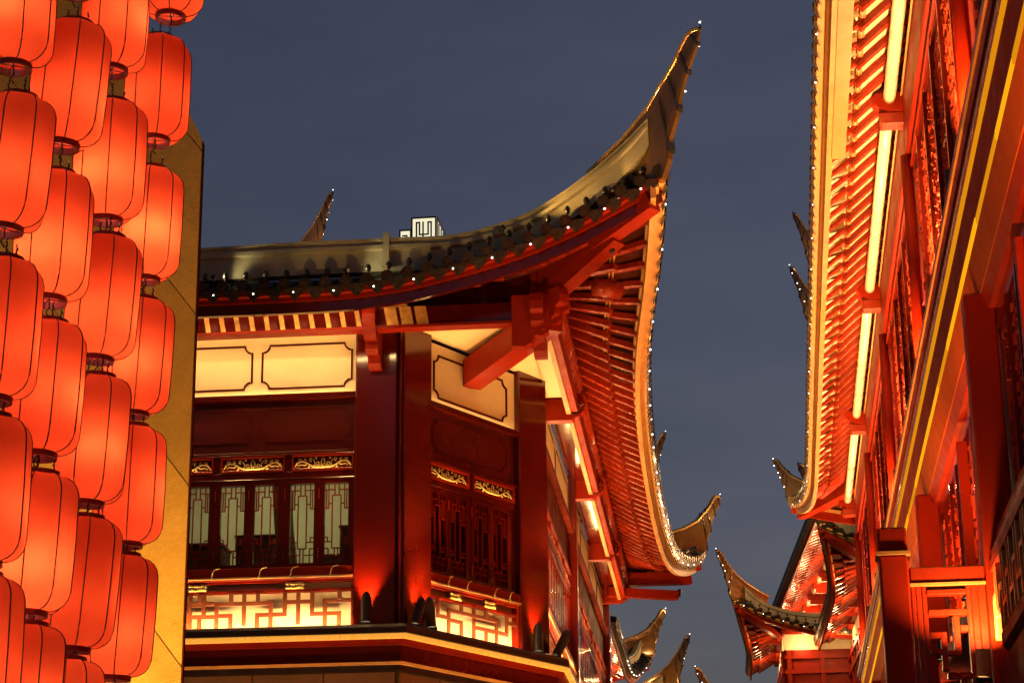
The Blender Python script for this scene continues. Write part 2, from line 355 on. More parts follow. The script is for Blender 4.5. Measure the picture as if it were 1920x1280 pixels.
def horn(parent, K, dg, s=1.0, first=0, m=None, name="horn_ridge"):
    sd_ = dg.cross(Z); loops = []
    for a0, z0, a1, z1, w in HORN[first:]:
        T = K + dg * a0 * s + Z * z0 * s; B = K + dg * a1 * s + Z * z1 * s; w *= s
        loops.append([T.lerp(B, f) + sd_ * w * g for f, g in ((0, .55), (.06, 1.0), (.18, .8), (.5, .72), (.85, .8), (1, .5), (1, -.5), (.85, -.8), (.5, -.72), (.18, -.8), (.06, -1.0), (0, -.55))])
    h = MB().loft(loops, smooth=False).build(name, m or M_horn, parent)
    cl_ = []
    for a0, z0, a1, z1, w in HORN[first:]:
        T = K + dg * a0 * s + Z * z0 * s; w *= s; dn = ((K + dg * a1 * s + Z * z1 * s) - T).normalized()
        cl_.append([T - dn * .006 * s + sd_ * w * .75, T + dn * .012 * s + sd_ * w * 1.12, T + dn * .042 * s + sd_ * w * 1.12, T + dn * .05 * s + sd_ * w * .8, T + dn * .05 * s - sd_ * w * .8, T + dn * .042 * s - sd_ * w * 1.12, T + dn * .012 * s - sd_ * w * 1.12, T - dn * .006 * s - sd_ * w * .75])
    MB().loft(cl_).build("horn_crest", M_crest, parent)
    return h
def horn_details(parent, K, dg, s=1.0):
    sd_ = dg.cross(Z)
    for i, (a0, z0, a1, z1, w) in enumerate(HORN):
        if i in (4, 6, 8, 10):
            b = MB(); L = []
            for g in (-.03, .03):
                a, bb = HORN[i], HORN[i + 1]
                T = K + dg * lerp(a0, bb[0], .5 + g * 4) * s + Z * lerp(z0, bb[1], .5 + g * 4) * s; B = K + dg * (lerp(a1, bb[2], .5 + g * 4) + .012) * s + Z * lerp(z1, bb[3], .5 + g * 4) * s
                L.append([T.lerp(B, f) + sd_ * (w * s * 1.12) * q for f, q in ((-.04, .6), (.5, 1), (1.04, .6), (1.04, -.6), (.5, -1), (-.04, -.6))])
            b.loft(L).build("horn_collar", M_tile, parent)
    T = K + dg * .60 * s + Z * 1.33 * s
    MB().lathe([(.001, -.03), (.012, -.015), (.015, 0), (.006, .02), (.004, .05), (.001, .055)], 8, T).build("horn_finial", M_black, parent)
    return [K + dg * (a1 + .02) * s + Z * lerp(z0, z1, .75) * s - sd_ * w * s for a0, z0, a1, z1, w in (HORN[5], HORN[7], HORN[8], HORN[10])] + [T + Z * .06 * s]

# ---------------------------------------------------------------- ground
g = MB().box(-400, 400, -60, 900, -.5, 0).build("street_ground", M_street); g["kind"] = "structure"

# ---------------------------------------------------------------- corner pavilion
AZ = 5.6
C0 = V(-1.103, 18.968, 0); C1 = V(.3317, 20.9426, 0)
sd = hd(AZ); rr = hd(AZ + 90)
FR = frame(C0, AZ + 90); CH = frame(C0, 36.0); SI = frame(C1 - rr * .05, AZ)
def Sp(o, t, z): return C1 + rr * o + sd * t + Z * z
def Fp(o, t, z): return C0 - sd * o + rr * t + Z * z
PAV = thing("corner_pavilion", "large red lacquered corner pavilion with sweeping upturned roof in the centre", "building", C0)
def notched(u0, u1, z0, z1, r, n=5):    # rectangle with concave quarter-circle corners
    P = []
    for cx, cz, a0 in ((u0, z0, 90), (u1, z0, 180), (u1, z1, 270), (u0, z1, 0)):
        seg = [(cx + r * math.cos(R(a0 - 90 * k / n)), cz + r * math.sin(R(a0 - 90 * k / n))) for k in range(n + 1)]
        P += seg
    return P
def ring(mb, P, w, n0, n1):     # thin moulding of width w along closed polygon P, from depth n0 to n1 (outward)
    c = (sum(p[0] for p in P) / len(P), sum(p[1] for p in P) / len(P))
    Q = []
    for i in range(len(P)):
        a, b, d = P[i - 1], P[i], P[(i + 1) % len(P)]
        tx, tz = d[0] - a[0], d[1] - a[1]; l = math.hypot(tx, tz) or 1; nx, nz = -tz / l, tx / l
        Q.append((b[0] + nx * w, b[1] + nz * w))
    n = len(P); vs = []
    for poly in (P, Q):
        for dep in (n0, n1): vs += [(p[0], -dep, p[1]) for p in poly]
    fs = []
    for i in range(n):
        j = (i + 1) % n
        fs += [(n + i, n + j, 3 * n + j, 3 * n + i), (i, j, n + j, n + i), (2 * n + i, 3 * n + i, 3 * n + j, 2 * n + j)]
    mb.add(vs, fs); return mb
def scroll(mb, x0, x1, z0, z1, dep):    # gilded arabesque in a strip, mirrored about its middle
    w = (x1 - x0) / 2; h = z1 - z0; cx = (x0 + x1) / 2
    def C(pts, r0, r1, s):
        P = catmull([(cx + s * p * w, -dep, z0 + q * h) for p, q in pts], 4); n = len(P)
        mb.tube(P, [lerp(r0, r1, i / (n - 1)) * h for i in range(n)], 5)
    def spiral(p, q, rad, a0, turns, s, r=.05):
        pts = []
        for k in range(int(10 * turns) + 1):
            f = k / (10 * turns); a = R(a0) + 2 * math.pi * turns * f; rr_ = rad * (1 - .8 * f)
            pts.append((p + rr_ * math.cos(a) * h / w, q + rr_ * math.sin(a)))
        P = [(cx + s * a * w, -dep, z0 + b * h) for a, b in pts]; mb.tube(P, [r * h * (1 - .4 * i / len(P)) for i in range(len(P))], 5)
    for s in (-1, 1):
        C([(.0, .12), (.2, .12), (.38, .22), (.55, .48), (.72, .62), (.88, .5), (.97, .2)], .09, .05, s)
        C([(.55, .48), (.62, .3), (.78, .35), (.86, .22)], .07, .03, s); C([(.3, .2), (.28, .5), (.36, .8)], .07, .03, s)
        C([(.02, .2), (.06, .55), (.02, .9)], .08, .05, s)
        spiral(.17, .42, .22, 200, 1.3, s, .06); spiral(.42, .78, .17, 250, 1.2, s); spiral(.62, .8, .14, 200, 1.1, s, .045)
        spiral(.82, .78, .16, 150, 1.2, s); spiral(.92, .42, .13, 90, 1.1, s, .045); spiral(.24, .85, .1, 0, 1, s, .05); spiral(.5, .14, .11, 90, 1.0, s, .05)
    return mb
LAT = [("v", .42, 0, .155), ("v", .60, 0, .155), ("h", .085, 0, .42), ("h", .085, .60, 1), ("v", .17, 0, .26), ("v", .83, 0, .26), ("h", .26, .17, .32), ("h", .26, .68, .83), ("h", .32, 0, .17), ("h", .32, .83, 1),
       ("v", .08, .085, .32), ("v", .92, .085, .32), ("v", .17, .26, .32), ("v", .83, .26, .32), ("v", .32, .155, .82), ("v", .68, .155, .82), ("h", .155, .32, .68), ("h", .82, .32, .68),
       ("h", .74, 0, .32), ("h", .74, .68, 1), ("h", .68, 0, .14), ("h", .68, .86, 1), ("v", .14, .68, .74), ("v", .86, .68, .74), ("v", .17, .82, 1), ("v", .83, .82, 1), ("v", .43, .82, 1), ("v", .57, .82, 1), ("h", .90, 0, .43), ("h", .90, .57, 1), ("h", .82, 0, .17), ("h", .82, .83, 1)]
def latticemesh(w, h):
    b = MB(); t = .008
    for k, p, q0, q1 in LAT:
        if k == "v": b.box(p * w - t / 2, p * w + t / 2, .012, -.014, -q0 * h, -q1 * h)
        else: b.box(q0 * w, q1 * w, .010, -.012, -p * h - t / 2, -p * h + t / 2)
    return b.mesh("lattice")
SW, SH = .23, .77
ME_lat = latticemesh(SW, SH); ME_lat.materials.append(M_red)
ME_pane = shared("pane", MB().box(0, SW, .016, .020, -SH, 0), M_glass)
def sashmesh():
    b = MB(); b.box(-.05, 0, .03, -.02, -SH - .04, .045); b.box(SW, SW + .05, .03, -.02, -SH - .04, .045); b.box(0, SW, .03, -.02, 0, .045); b.box(0, SW, .03, -.02, -SH - .04, -SH); return b
ME_sash = shared("window_sash", sashmesh(), M_lac)
ME_hinge = shared("hinge", MB().box(-.004, .004, -.022, -.032, -.05, .05, .0), M_red)
ME_ros = MB()
for i in range(7):
    for j in range(2):
        cx, cz = (i - 3) * .024, (j - .5) * .034 + random.uniform(-.004, .004)
        ME_ros.lathe([(.001, -.018), (.014, -.010), (.018, 0), (.014, .010), (.001, .018)], 7, (cx, random.uniform(-.005, .004), cz))
ME_ros = ME_ros.mesh("rosette"); ME_ros.materials.append(M_gold)
def clip_hook(F, u, z, flip=1):
    c = MB(); c.tube([(u, -.06, z), (u + .012 * flip, -.075, z + .05), (u + .03 * flip, -.07, z + .075), (u + .075 * flip, -.066, z + .085)], .0045, 5); c.lathe([(.001, -.03), (.009, -.02), (.006, 0), (.001, .004)], 6, (u, -.075, z))
    return c.build("cable_clip", M_gold, PAV, F)
def bay(F, u0, u1, friezes, strips, sashes, fret, ros, back=.02, hooks=(), lac=None, lac2=None, led=None, mdep=.014):
    """one wall bay between columns; local x along the wall, -y outward"""
    lac = lac or M_lac; lac2 = lac2 or M_lac2; led = led or M_led_f
    w = MB().box(u0, u1, .12, .06, 7.24, 7.95); w.box(u0, u1, .12, .06, 5.0, 5.62); w.box(u0, u1, .12, .06, 6.40, 7.24)
    w.build("wall", lac, PAV, F)
    fz = MB().box(u0, u1, .06, .0, 7.25, 7.90, .003).build("frieze_panel", M_cream, PAV, F)
    for a, b in friezes: ring(MB(), notched(a, b, 7.335, 7.79, .075), .017, -.001, mdep).build("moulding", M_line, fz, F)
    lp = MB().box(u0, u1, .06, .012, 6.70, 7.225, .004).build("lacquer_panel", lac2, PAV, F)
    for a, b in friezes: ring(MB(), notched(a, b, 6.80, 7.14, .07), .012, -.013, mdep - .016).build("moulding", lac, lp, F)
    MB().box(u0, u1, .06, -.065, 7.218, 7.246, .003).build("picture_rail", lac, PAV, F)
    MB().box(u0, u1, -.050, -.065, 7.2465, 7.272).build("rail_lip", lac, PAV, F)
    MB().box(u0 + .02, u1 - .02, -.012, -.036, 7.2475, 7.254).build("led_strip", led, PAV, F)
    MB().box(u0, u1, .06, -.03, 6.675, 6.705, .004).build("transom_rail", lac, PAV, F)
    for a, b in strips:
        st = MB().box(a, b, .05, .02, 6.51, 6.675).build("carved_strip", M_line, PAV, F)
        fr = MB(); fr.box(a, b, .02, -.022, 6.51, 6.532); fr.box(a, b, .02, -.02, 6.655, 6.674); fr.box(a, a + .012, .02, -.02, 6.532, 6.655); fr.box(b - .012, b, .02, -.02, 6.532, 6.655)
        fr.build("strip_frame", M_red, st, F)
        MB().box(a + .014, b - .014, -.004, -.013, 6.5322, 6.5345).build("led_strip", M_led_c, PAV, F)  # added hidden strip that brightens the carving
        scroll(MB(), a + .018, b - .018, 6.536, 6.652, -.008).build("scroll_ornament", M_gold, st, F)
    gaps = [u0] + [x for s in sorted(strips) for x in s] + [u1]
    fr = MB()
    for i in range(0, len(gaps), 2):
        if gaps[i + 1] - gaps[i] > .01: fr.box(gaps[i], gaps[i + 1], .06, .0, 6.51, 6.675)
    fr.build("strip_mullion", lac, PAV, F)
    MB().box(u0, u1, .06, -.012, 6.44, 6.508, .004).build("window_head", lac, PAV, F)
    zt = 6.39
    for a in sashes:
        M = F @ Matrix.Translation((a, .02, zt))
        s = link("window_sash", ME_sash, M, PAV)
        link("lattice", ME_lat, M, s); link("pane", ME_pane, M, s)
        link("hinge", ME_hinge, F @ Matrix.Translation((a - .055, .02, zt - .10)), s); link("hinge", ME_hinge, F @ Matrix.Translation((a - .055, .02, zt - .68)), s)
    xs = sorted(sashes); ed = [u0] + [q for a in xs for q in (a - .05, a + SW + .05)] + [u1]
    jb = MB()
    for i in range(0, len(ed), 2):
        if ed[i + 1] - ed[i] > .004: jb.box(ed[i], ed[i + 1], .06, .005, 5.58, 6.44)
    jb.build("window_jamb", lac, PAV, F)
    MB().box(u0, u1, .10, -.055, 5.455, 5.575, .006).build("sill_rail", M_red, PAV, F)
    MB().box(u0, u1, .0, -.068, 5.468, 5.486, .003).build("sill_bead", M_fas, PAV, F)
    for u, fl in hooks: clip_hook(F, u, 5.49, fl)
    bp = MB().box(u0, u1, .06, .045, 5.0, 5.455).build("balustrade_panel", M_cream, PAV, F)
    b2 = MB(); b2.box(u0, u1, .045, -.02, 5.345, 5.368); b2.box(u0, u1, .045, -.03, 5.435, 5.454); b2.box(u0, u0 + .022, .045, -.028, 5.0, 5.435); b2.box(u1 - .022, u1, .045, -.028, 5.0, 5.435)
    b2.build("balustrade_frame", M_red, bp, F)
    for k, p, q0, q1 in fret:
        if k == "v": mb = MB().box(p - .019, p + .019, -.026, -.004, 5.0 + q0 * .345, 5.0 + q1 * .345, .002)
        else: mb = MB().box(q0 - .019, q1 + .019, -.024, -.006, 5.0 + p * .345 - .019, 5.0 + p * .345 + .019, .002)
        mb.build("fret_bar", M_fretw, bp, F)
    for u in ros: link("rosette", ME_ros, F @ Matrix.Translation((u, -.03, 5.40)), bp)
    MB().box(u0 + .03, u1 - .03, -.075, -.105, 4.9865, 4.992).build("led_strip", M_led_b, PAV, F)
M_led_c = glow("added_carving_led", (1, .62, .24), 16.0); M_led_s = glow("side_frieze_led", (1, .58, .20), 55.0); M_led_f = glow("frieze_led", (1, .58, .20), 16.0); M_led_b = glow("balustrade_led", (1, .62, .25), 120.0); M_led_b2 = glow("balustrade_top_led", (1, .52, .15), 30.0)
def px(X): return -((1350 - X) / 3.368) / 198.5
fretF = [("v", px(a), b, c) for a, b, c in ((40, 0, 1), (127, .37, 1), (210, 0, .7), (300, 0, .38), (300, .74, 1), (385, .1, 1), (472, .72, 1), (555, 0, .7), (470, 0, .38), (645, .40, 1), (730, .1, 1), (818, .38, 1), (900, 0, .72), (990, 0, .37), (990, .75, 1))]
fretF += [("h", a, px(b), px(c)) for a, b, c in ((.7, 40, 127), (.37, 127, 210), (.39, 210, 300), (.71, 210, 555), (.39, 470, 645), (.72, 645, 818), (.38, 818, 990), (.73, 900, 1070), (.7, -40, 40))]
fretF += [(k, p - 1.33 if k == "v" else p, q0 - (0 if k == "v" else 1.33), q1 - (0 if k == "v" else 1.33)) for k, p, q0, q1 in fretF]
bay(FR, -3.6, -.405, [(-1.345, -.445), (-2.32, -1.43), (-3.3, -2.40)], [(-1.715, -1.095), (-1.02, -.425), (-2.41, -1.79), (-3.1, -2.48)], [-.70, -1.03, -1.38, -1.705, -2.05, -2.37, -2.72, -3.05], fretF, [-.96, -1.89, -2.8], hooks=((-.62, 1), (-1.0, 1), (-1.3, 1), (-1.75, 1)))
# chamfer bay: same pattern scaled to its width
c0, c1 = .44, 1.905
def cu(f): return c0 + .02 + f * (c1 - c0 - .04)
fretC = [("v", cu(a), b, c) for a, b, c in ((.10, .52, 1), (.22, 0, .72), (.36, .78, 1), (.36, 0, .45), (.50, .1, 1), (.64, 0, .4), (.64, .78, 1), (.76, 0, .72), (.88, .42, 1))]
fretC += [("h", a, cu(b), cu(c)) for a, b, c in ((.78, 0, .10), (.52, .10, .22), (.47, .22, .36), (.74, .22, .76), (.42, .64, .88), (.42, .5, .64), (.76, .88, 1.0))]
bay(CH, c0, c1, [(c0 + .10, c1 - .14)], [(c0 + .02, 1.11), (1.18, c1 - .03)], [.52, .84, 1.21, 1.53], fretC, [.86, 1.42], hooks=((.70, 1), (1.0, 1), (1.45, 1), (1.7, 1)))
# side bays
def side_bay(a, b):
    n = max(2, int((b - a) / .34)); st = (b - a) / n
    sashes = [a + st * (k + .5) - SW / 2 for k in range(n)]
    m = 4; fr = []
    for k in range(int((b - a) / .36)):
        x = a + .36 * k
        fr += [("v", x + .09, .3, 1), ("v", x + .18, 0, .7), ("v", x + .27, .3, 1), ("h", .7, x + .09, x + .27), ("h", .3, x + .0, x + .18)]
    half = (a + b) / 2
    bay(SI, a, b, [(a + .12, half - .05), (half + .05, b - .12)], [(a + .1 + k * (b - a - .2) / m, a + .1 + (k + .9) * (b - a - .2) / m) for k in range(m)], sashes, fr, [half], lac=M_lacs, lac2=M_lacs, led=M_led_s, mdep=.005)
side_bay(.02, 4.12); side_bay(4.42, 8.05); side_bay(8.05, 11.6)
# columns
def column(F, u0, u1, n1=.075, z0=4.99, z1=7.96):
    MB().box(u0, u1, .12, -n1, z0, z1, .012).build("column", M_lac, PAV, F)
column(FR, -.405, .0); column(CH, .005, .435); column(CH, 1.91, 2.40, .06); column(SI, 4.13, 4.41, .09); column(SI, 11.6, 11.95, .09)
MB().box(0, .018, .05, -.092, 4.99, 7.96).build("corner_bead", M_lac, PAV, frame(C0 + V(-.012, -.012, 0), 64))
# dark interior with a lit front room
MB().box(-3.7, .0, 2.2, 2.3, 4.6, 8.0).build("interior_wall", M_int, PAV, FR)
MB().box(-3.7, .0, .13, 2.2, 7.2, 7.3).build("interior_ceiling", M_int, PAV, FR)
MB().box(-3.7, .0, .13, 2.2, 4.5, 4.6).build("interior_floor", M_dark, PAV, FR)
MB().box(.05, .1, .2, 2.3, 4.5, 8.0).build("partition", M_int, PAV, FR)
MB().box(-3.8, -3.7, .2, 2.3, 4.5, 8.0).build("partition", M_int, PAV, FR)
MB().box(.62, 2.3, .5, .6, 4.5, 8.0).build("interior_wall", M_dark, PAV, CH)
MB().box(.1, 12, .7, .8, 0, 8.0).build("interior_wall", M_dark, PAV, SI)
# ledge, gold line and dark fascia, running round the three faces
def around(prof, name, m, ext=3.9):
    """profile of (outward, z) swept along front, chamfer and side"""
    def off(n):
        a = C0 - rr * ext - sd * n
        # intersections of the offset lines
        def inter(P, d, Q, e):
            k = d.x * e.y - d.y * e.x; w = Q - P; s_ = (w.x * e.y - w.y * e.x) / k; return P + d * s_
        ch = hd(36); cn = Vector((ch.y, -ch.x, 0))
        b = inter(C0 - sd * n, rr, C0 + cn * n, ch); c = inter(C0 + cn * n, ch, C1 + rr * n, sd); d = C1 + rr * n + sd * 11.9
        return a, b, c, d
    L = [[] for _ in range(4)]
    for n, z in prof:
        for i, p in enumerate(off(n)): L[i].append(p + Z * z)
    return MB().loft(L).build(name, m, PAV)
around([(-.1, 4.985), (.20, 4.985), (.22, 4.955), (.22, 4.90), (-.1, 4.90)], "ledge", M_blackt)
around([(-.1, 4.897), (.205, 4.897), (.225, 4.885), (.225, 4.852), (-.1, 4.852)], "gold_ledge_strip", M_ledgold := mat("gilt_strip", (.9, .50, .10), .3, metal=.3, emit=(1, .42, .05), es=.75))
around([(-.1, 4.850), (.17, 4.850), (.16, 4.80), (-.1, 4.80)], "ledge_moulding", M_red)
around([(-.1, 4.798), (.11, 4.798), (.10, 4.65), (-.1, 4.65)], "ledge_fascia", M_lac)
around([(-.1, 4.648), (.135, 4.648), (.125, 4.625), (-.1, 4.625)], "fascia_bead", M_fas)
around([(-.1, 4.624), (.09, 4.624), (.08, 4.57), (-.1, 4.57)], "fascia_base", M_blackt)
for i in range(6):
    MB().box(-.67 * (i + 1) + .004, -.67 * i - .004, .10, -.04, 0.02, 4.57, .004).build("cladding_panel", M_stone, PAV, FR)
for i in range(4):
    MB().box(.60 * i + .004, .60 * (i + 1) - .004, .10, -.045, 0.02, 4.57, .004).build("cladding_panel", M_stone, PAV, CH)
for i in range(8):
    MB().box(.1 + 1.48 * i, .1 + 1.48 * (i + 1) - .008, .10, -.03, 0.02, 4.57, .004).build("cladding_panel", M_stone, PAV, SI)

# roof -----------------------------------------------------------------------
ROOF = MB().loft([[Fp(-3.2, -6, 9.3), Fp(-3.2, 1.2, 9.3), Sp(-1.2, 11, 9.3), Sp(-6, 11, 9.3)], [Fp(-3.2, -6, 9.35), Fp(-3.2, 1.2, 9.35), Sp(-1.2, 11, 9.35), Sp(-6, 11, 9.35)]]).build("roof", M_tile, PAV)
upz = lambda d: interp(d, [0, .4, .8, 1.2, 1.6, 2, 2.4, 2.8, 3.2, 3.8], [8.81, 8.62, 8.44, 8.29, 8.18, 8.09, 8.01, 7.96, 7.94, 7.92])
fe, fi = [], []
for k in range(50):
    t = -5.2 + 7.81 * k / 49
    o = .95 + .25 * max(0, t / 2.6) ** 2
    z = interp(t, [-2, -1.4, -.6, -.2, .2, .6, 1, 1.4, 1.8, 2.2, 2.61], [7.955, 7.95, 7.95, 7.965, 8.01, 8.09, 8.18, 8.29, 8.44, 8.62, 8.81])
    fe.append(Fp(o, t, z)); f = max(0, (t - .9) / 1.71)
    fi.append(Fp(.0 + .25 * f, t if t < .9 else lerp(.9, 1.36, f), 8.36))
RF = Run(fe, fi)
so = ([-3.35, -3, -2.5, -2, -1.5, -1, 0, 1, 2, 3, 4, 5, 6, 7, 8, 9, 10, 11, 12], [1.386, 1.355, 1.302, 1.239, 1.175, 1.123, 1.068, 1.042, 1.025, 1.014, 1.012, 1.015, 1.022, 1.04, 1.07, 1.12, 1.21, 1.34, 1.52])
se, si = [], []
for k in range(90):
    t = -3.33 + 15.33 * k / 89
    z = max(upz(t + 3.35), interp(t, [8, 9, 10, 11, 11.5, 12], [7.92, 7.93, 8.0, 8.17, 8.30, 8.46]))
    se.append(Sp(interp(t, *so), t, z))
    ti = lerp(-2.42, -1.0, (t + 3.33) / 2.33) if t < -1 else (t if t < 9.8 else lerp(9.8, 11.2, (t - 9.8) / 2.2))
    si.append(Sp(.0 + .15 * max(0, (-1 - t) / 2.33), ti, 8.36))
def smoothz(P):
    for _ in range(4):
        q = [p.copy() for p in P]
        for i in range(1, len(P) - 1): P[i] = (q[i - 1] + q[i] * 2 + q[i + 1]) / 4
    return P
RS = Run(smoothz(se), si)
eave(ROOF, RF, spacing=.30, tile=.195, fas=M_red, board=M_lac)
eave(ROOF, RS, spacing=.31, tile=.195, board=M_fas)  # ochre boards carry the street's gold light in their colour
for nm_, run_ in (("a", RF), ("b", RS)):
    MB().loft([[V(p.x, p.y, 7.90), V(p.x, p.y, 8.44)] for p in run_.I], cap=False, closed=False).build("upper_wall", M_lac, PAV)
M_eled = glow("added_eave_led", (1, .60, .24), EAVE_LED)
k0 = 0
for run_, a, b in ((RF, .40, .64),):
    pts_ = [run_.at(run_.L * lerp(a, b, k / 30)) for k in range(31)]
    MB().sweep([p[0] for p in pts_], [p[2] for p in pts_], [(-.125, -.135), (-.103, -.135), (-.103, -.12), (-.125, -.12)]).build("added_eave_led_strip", M_eled, ROOF)  # added hidden strip, there for the glare on the front columns
# purlins and lower beam
pc = (.27, -2.5)
def purlin(A, B, name, m, w, h): return stick(name, A, B, w, h, m, PAV)
purlin(Fp(.40, -5.2, 7.875), Fp(.40, 1.50, 7.875), "front_purlin", M_lac, .10, .19)
purlin(Fp(.42, -5.2, 7.765), Fp(.42, 1.52, 7.765), "purlin_bead", M_red, .15, .028)
purlin(Fp(.43, -5.2, 7.985), Fp(.43, .15, 7.985), "glow_line_board", M_fas, .13, .016)  # gold-painted board in place of the glowing line on the beam
for a, b in ((-2.45, .55), (.85, 4.25), (4.55, 8.0), (8.3, 11.3)):
    purlin(Sp(.27, a, 7.86), Sp(.27, b, 7.86), "side_purlin", M_red, .10, .19)
    MB().tube([Sp(.30, a, 8.05), Sp(.30, b, 8.05)], .09, 12).build("round_purlin", M_raft, PAV)
    purlin(Sp(.225, a, 7.755), Sp(.225, b, 7.755), "purlin_lip", M_fas, .05, .03)
# gold plates standing in for rafter stripes reflected in the front purlin
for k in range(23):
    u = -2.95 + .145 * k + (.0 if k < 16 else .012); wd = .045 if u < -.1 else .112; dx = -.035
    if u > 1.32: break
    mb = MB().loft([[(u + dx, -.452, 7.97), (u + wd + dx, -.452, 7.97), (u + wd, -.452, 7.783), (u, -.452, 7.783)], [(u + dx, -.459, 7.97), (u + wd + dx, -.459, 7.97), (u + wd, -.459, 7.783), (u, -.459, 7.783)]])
    mb.build("reflection_plate", M_refl, PAV, FR)
M_cove = glow("cove_led", (1, .58, .20), COVE)
stick("cove_led_strip", Fp(.30, -3.5, 7.80), Fp(.30, -.45, 7.80), .03, .012, M_cove, PAV)
sf = [Fp(.36, -3.6, 0), Fp(.36, 1.45, 0), Sp(.22, -2.42, 0), Sp(.22, .55, 0), Sp(-.04, .55, 0), Sp(-.04, .1, 0), C1 + V(0, 0, 0), C0 + V(0, 0, 0), Fp(0, -3.6, 0)]
MB().loft([[p + Z * 7.935 for p in sf], [p + Z * 7.97 for p in sf]]).build("cream_soffit", M_cream, PAV)
sf = [Sp(.22, .56, 0), Sp(.22, 11.6, 0), Sp(-.04, 11.6, 0), Sp(-.04, .56, 0)]
MB().loft([[p + Z * 7.94 for p in sf], [p + Z * 7.97 for p in sf]]).build("dark_soffit", M_lac, PAV)
# brackets
def cloud(w):
    P = [(-.02, 7.44), (.10, 7.43), (.17, 7.47), (.20, 7.54), (.27, 7.53), (.325, 7.57), (.335, 7.64), (.40, 7.64), (.455, 7.68), (.46, 7.75), (.52, 7.78), (.53, 7.86), (.50, 7.94), (-.02, 7.94)]
    return MB().prism(P, -w / 2, w / 2, lambda a, b, d: (d, -a, b - 7.0))
ME_cloud = shared("bracket", cloud(.12), M_red)
link("bracket", ME_cloud, FR @ Matrix.Translation((-.20, -.05, 7.02)), PAV)
link("bracket", ME_cloud, frame(Fp(.05, 1.42, 0), AZ + 90) @ Matrix.Translation((-.02, -.06, 7.06)), PAV)
link("bracket", ME_cloud, frame(Sp(-.12, -2.55, 0), AZ) @ Matrix.Translation((0, -.06, 7.08)), PAV)
link("bracket", ME_cloud, frame(Sp(.0, -2.28, 0), AZ + 42) @ Matrix.Translation((0, -.05, 7.13)), PAV)
def arm():
    P = [(0, 0), (.30, 0), (.335, .03), (.375, .035), (.40, .075), (.435, .095), (.445, .14), (.465, .17), (.455, .22), (.44, .26), (.40, .285), (.36, .30), (0, .30)]
    b = MB().prism(P, -.07, .07, lambda a, c, d: (d, -a, c))
    return b
def medal():
    b = MB()
    for rad, rt in ((.10, .012), (.058, .011), (.02, .014)):
        b.tube([(-.072, -.33 - rad * math.cos(t) * 1.0, .16 + rad * math.sin(t)) for t in [2 * math.pi * k / 14 for k in range(15)]], rt, 5)
    for k in range(8):
        a = 2 * math.pi * k / 8; b.tube([(-.073, -.33 - .06 * math.cos(a), .16 + .06 * math.sin(a)), (-.073, -.33 - .10 * math.cos(a), .16 + .10 * math.sin(a))], .009, 4)
    return b
ME_arm = shared("bracket_arm", arm(), M_red); ME_med = shared("medallion", medal(), M_lac)
for t in (.73, 4.38, 8.1, 11.4):
    M = frame(Sp(-.05, t, 0), AZ) @ Matrix.Translation((0, 0, 7.705)); a = link("bracket_arm", ME_arm, M, PAV); link("medallion", ME_med, M, a)
# diagonal beam out of the chamfer and the corner hip rafters
chn = Vector((hd(36).y, -hd(36).x, 0)); A = C0 + hd(36) * 1.15 + chn * .0
stick("diagonal_beam", A + Z * 7.70, Sp(.30, -2.58, 7.80), .22, .27, M_red, PAV)
K1 = Fp(1.21, 2.61, 8.81); DG = (rr - sd).normalized()
stick("hip_rafter", Sp(.1, -2.25, 8.22), K1 - DG * .10 - Z * .16, .15, .17, M_red, ROOF)
stick("hip_rafter", Sp(.2, -2.4, 8.02), K1 - DG * .62 - Z * .34, .17, .17, M_red, ROOF)
K2 = Sp(1.52, 12.0, 8.46); DF = (rr + sd).normalized()
stick("hip_rafter", Sp(.0, 11.3, 8.05), K2 - DF * .25 - Z * .30, .16, .2, M_red, ROOF)
stick("hip_rafter", Sp(.05, 11.2, 7.85), K2 - DF * .55 - Z * .62, .14, .14, M_red, ROOF)
for P in (K1 - DG * .68 - Z * .42, K2 - DF * .50 - Z * .56):
    MB().lathe([(.003, -.08), (.018, -.07), (.028, -.04), (.018, -.015), (.034, .0), (.034, .04), (.012, .05)], 10, P).build("pendant", M_blackt, ROOF)
MB().tube([Sp(.72, -2.75, 8.02), Sp(.95, -2.62, 8.02)], .085, 12).build("purlin_end", M_raft, ROOF)
# ridge band that sweeps up into the horn
bandp = [(-5.2, .70, 8.55), (-2.0, .70, 8.545), (-.95, .70, 8.56), (.07, .70, 8.56), (.58, .70, 8.56), (.95, .73, 8.61), (1.35, .79, 8.71), (1.72, .88, 8.88), (2.05, 1.0, 9.07), (2.35, 1.10, 9.30), (2.52, 1.17, 9.46)]
P = catmull([Fp(o, t, z) for t, o, z in bandp], 5); outs = []
for i in range(len(P)):
    t_ = P[min(i + 1, len(P) - 1)] - P[max(0, i - 1)]; t_.z = 0; t_.normalize(); outs.append(Vector((t_.y, -t_.x, 0)))
PR = [(-.07, -.33), (.05, -.33), (.05, -.13), (.085, -.115), (.085, -.075), (.05, -.065), (.045, -.03), (.065, -.02), (.065, 0), (-.08, 0)]
nP = len(P); fs_ = [1 if i < nP - 9 else lerp(1, .5, (i - nP + 9) / 8) for i in range(nP)]
MB().loft([[p + o * a_ * f + Z * (b_ * lerp(1, .9, 0) if f == 1 else b_ * (.55 + .45 * f)) for a_, b_ in PR] for p, o, f in zip(P, outs, fs_)]).build("ridge_band", M_band, ROOF)
MB().box(-.03, .03, -.80, -.775, 8.26, 8.60).build("band_strap", M_band, ROOF, FR)
horn(ROOF, K1, DG, 1.0, first=1); ex1 = horn_details(ROOF, K1, DG)
horn(ROOF, K2, DF, .86, first=0); ex2 = horn_details(ROOF, K2, DF, .86)
